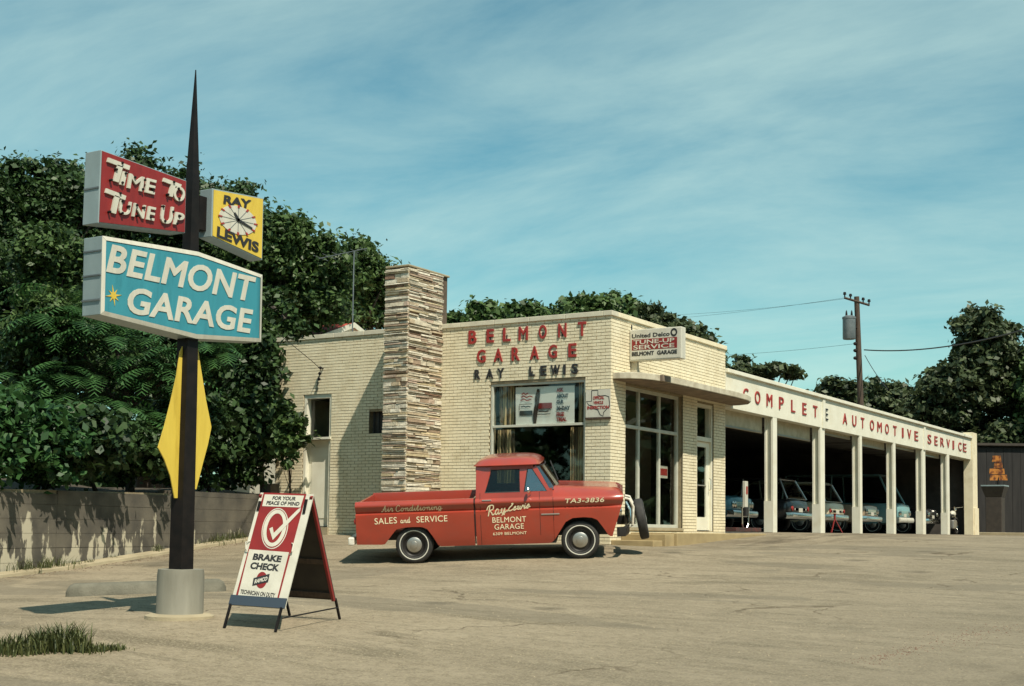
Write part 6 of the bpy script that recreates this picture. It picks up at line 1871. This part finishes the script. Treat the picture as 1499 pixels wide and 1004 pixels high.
tree('bush hanging over the wall at the left edge of the picture', foot(50, 26.5, .1), [crown_px(50, 600, 730, 70, 24.6), crown_px(-30, 560, 740, 60, 23.5)], 110, 200, .10, M['leaf_c'], gB, 'bush', 'bush', .5, .3, False, .06)
tree('bush hanging over the wall just left of the yellow kite', foot(160, 28, .1), [crown_px(120, 605, 732, 85, 26.0), crown_px(205, 625, 724, 45, 27.4)], 110, 200, .10, M['leaf_a'], gB, 'bush', 'bush', .5, .3, False, .06)
tree('dark bush behind the pole between the kite and the wall end', foot(300, 31, .1), [crown_px(295, 570, 735, 62, 30.5), crown_px(350, 570, 735, 48, 31.5), crown_px(250, 590, 735, 50, 30)], 168, 150, 0.096, M['leaf_a'], gB, 'bush', 'bush', .6, .2, False, .06)
tree('bush crowding the left end of the brick wall', foot(385, 31.3, .1), [crown_px(372, 480, 690, 28, 31.8), crown_px(366, 590, 720, 34, 31.4)], 147, 150, 0.096, M['leaf_a'], gB, 'bush', 'bush', .55, .2, False, .06)
tree('leafy shrub leaning on the brick wall beside the back door', (-20.75, 23.75, -.25), [crown_px(424, 600, 700, 17, 30.4, .3), crown_px(414, 590, 650, 10, 30.5, .25)], 26, 120, .10, M['leaf_b'], gB, 'shrub', 'shrub', .26, .2, True, .03)
# overhanging branch in front of the parapet
ob = thing('tree_branch', 'dark leafy branch drooping over the left parapet above the back door', 'branch', tuple(atw(380, 440, 33)))
cs = [tuple(atw(x, y, 29.8)) for x, y in ((392, 440), (402, 462), (416, 476), (428, 490), (434, 472), (418, 452), (444, 482), (404, 430))]
leaf_object('foliage', leaves(cs, [.30] * len(cs), 170, .085), M['leaf_a'], ob)
MB().tube([atw(352, 425, 33), atw(400, 450, 31), atw(440, 490, 29.8)], [.07, .05, .015], 6).build('bough', M['bark'], ob)

gM = 'trees behind the office block'
tree('low tree crown just right of the stone chimney', foot(700, 58, 0), [crown_px(700, 448, 560, 40, 58), crown_px(664, 464, 540, 14, 58)], 168, 150, 0.178, M['leaf_b'], gM, clump=0.66)
tree('small tree crown above the first wall letters', foot(770, 60, 0), [crown_px(765, 447, 560, 38, 60)], 147, 150, 0.178, M['leaf_b'], gM, clump=0.66)
tree('highest tree crown behind the office roof', foot(850, 60, 0), [crown_px(850, 427, 560, 50, 60), crown_px(905, 438, 560, 42, 61)], 252, 150, 0.178, M['leaf_b'], gM, clump=0.70)
tree('tree crown behind the projecting sign', foot(970, 60, 0), [crown_px(962, 448, 560, 44, 60), crown_px(1005, 474, 560, 28, 60), crown_px(1038, 496, 580, 14, 60)], 210, 150, 0.163, M['leaf_d'], gM, clump=0.62)
tree('thin tree with spreading twigs above the first bay letters', foot(1110, 66, 0), [crown_px(1125, 535, 562, 52, 66, 1.2), crown_px(1085, 518, 600, 15, 66)], 26, 150, .22, M['leaf_d'], gM, clump=0.43)
gR = 'trees beyond the service bays'
tree('tree crown left of the utility pole', foot(1220, 76, 0), [crown_px(1232, 550, 700, 42, 76), crown_px(1190, 564, 700, 38, 78)], 168, 150, 0.200, M['leaf_d'], gR, clump=0.74)
tree('tree crown between the utility pole and the big right tree', foot(1305, 78, 0), [crown_px(1295, 560, 700, 50, 78), crown_px(1345, 566, 700, 44, 78)], 189, 150, 0.200, M['leaf_d'], gR, clump=0.74)
tree('big spreading tree at the right edge beyond the bays', foot(1430, 72, 0), [crown_px(1438, 446, 600, 46, 72), crown_px(1415, 500, 690, 70, 72), crown_px(1378, 545, 720, 48, 71), crown_px(1480, 480, 700, 55, 73), crown_px(1445, 600, 770, 80, 71)], 567, 150, 0.192, M['leaf_d'], gR, clump=0.74)
tree('tree cut off by the right border of the picture', foot(1550, 70, 0), [crown_px(1550, 470, 740, 75, 70)], 252, 150, 0.192, M['leaf_b'], gR, clump=0.78)
# distant wood closing the horizon; unseen tree ring added to darken window reflections
cs = []
for k in range(420):
    x = rnd.uniform(-260, 1900); w_ = rnd.uniform(95, 125)
    cs.append(tuple(atw(x, rnd.uniform(690, 775), w_)))
for k in range(2000):
    a = rnd.uniform(0, 2 * math.pi); R_ = rnd.uniform(48, 72)
    p = Vector((R_ * math.cos(a) - 4, R_ * math.sin(a) - 4, 0))
    if p.dot(FW) > 0 and abs(p.dot(RT)) < .52 * p.dot(FW): continue
    cs.append((p.x, p.y, -1.5 + rnd.uniform(0, 9 if p.dot(FW) > 0 else 17)))
kind(leaf_object('far_wood_and_reflection_ring', leaves(cs, [2.4] * len(cs), 60, .8), M['leaf_a']), 'stuff')

# =================================================================== GRASS AND WEEDS
def blades(cx_list, n, h, spread, name):
    V = []
    for k in range(n):
        c = rnd.choice(cx_list); x = c[0] + rnd.gauss(0, spread * c[2]); y = c[1] + rnd.gauss(0, spread * c[2])
        z = gzf(x, y) - .01; hh = h * rnd.uniform(.4, 1.1) * c[3]; a = rnd.uniform(0, 6.28); l = hh * rnd.uniform(.2, .8)
        w_ = .006 * rnd.uniform(.7, 1.4); ca, sa = math.cos(a), math.sin(a)
        p0 = Vector((x, y, z)); p1 = p0 + Vector((ca * l * .35, sa * l * .35, hh * .7)); p2 = p0 + Vector((ca * l, sa * l, hh))
        s = Vector((-sa, ca, 0)) * w_
        V += [p0 - s, p0 + s, p1 + s * .8, p1 - s * .8, p1 - s * .8, p1 + s * .8, p2 + s * .1, p2 - s * .1]
    return kind(leaf_object(name, np.array([tuple(v) for v in V]), M['grass']), 'stuff')
def gp(x, y, w, k, hk): p = atw(x, y, w); return (p.x, p.y, k, hk)
blades([gp(60, 945, 11.6, 1, 1), gp(90, 938, 11.7, 1, 1.1), gp(110, 945, 11.6, .8, .9), gp(40, 950, 11.5, 1.0, .8), gp(140, 946, 11.6, .9, .4), gp(165, 942, 11.7, .6, .25), gp(10, 955, 11.5, 1.2, .8)], 1300, .22, .09, 'grass')
wd_ = []
for k in range(26):
    p = w0 + wdir * rnd.uniform(6, LW - .5) + wn * rnd.uniform(.05, .3); wd_.append((p.x, p.y, rnd.uniform(.5, 1.6), rnd.uniform(.4, 1.2)))
blades(wd_, 1500, .26, .12, 'weeds')

# loose grit, pebbles and dead leaves on the lot
def litter(name, n, spots, size, m, flat=.5):
    P_ = []
    for k in range(n):
        c = rnd.choice(spots); P_.append((c[0] + rnd.gauss(0, c[2]), c[1] + rnd.gauss(0, c[2])))
    P_ = np.array(P_); Z = gz(P_[:, 0], P_[:, 1])
    b = MB()
    for (x, y), z in zip(P_, Z):
        if x < XS + .02 and y > YF - .02: continue
        a = rnd.uniform(0, 6.28); r = size * rnd.uniform(.4, 1.6); h = r * flat * rnd.uniform(.5, 1.2)
        ca, sa = math.cos(a) * r, math.sin(a) * r
        b.add([(x + ca, y + sa, z - .002), (x - sa * .7, y + ca * .7, z - .002), (x - ca, y - sa, z - .002), (x + sa * .7, y - ca * .7, z - .002), (x + sa * .1, y, z + h)], [(0, 1, 4), (1, 2, 4), (2, 3, 4), (3, 0, 4)])
    kind(b.build(name, m), 'stuff')
sp1 = [(w0 + wdir * float(k) + wn * .55) for k in np.linspace(5, LW, 30)]
sp1 = [(p.x, p.y, .28) for p in sp1]
sp2 = [(lambda p: (p.x, p.y, 1.6))(atw(x, y, w_)) for x, y, w_ in ((300, 950, 12), (600, 960, 12), (900, 950, 12.5), (1200, 930, 13), (1400, 900, 14), (700, 880, 17), (1000, 860, 18), (1250, 850, 19), (450, 860, 17), (200, 900, 14.5))]
litter('pebbles', 3600, sp2, .012, mat('pebble_stone', (0.30, 0.25, 0.17), .9, (0.12, 0.10, 0.07), scale=30))
litter('leaf_litter', 1500, sp1, .022, mat('dead_leaves', (0.14, 0.085, 0.045), .9, (0.06, 0.04, 0.022), scale=20), .25)
sp3 = []
for k in np.linspace(0, 1, 16):
    p = atw(1270 + 215 * k, 955 - 75 * k, 11.6 + 2.6 * k); sp3.append((p.x, p.y, .06 + .25 * rnd.random() ** 2))
litter('dirt_crumbs', 700, sp3, .010, mat('reddish_dirt', (0.16, 0.075, 0.05), .95, (0.07, 0.045, 0.03), scale=20), .4)
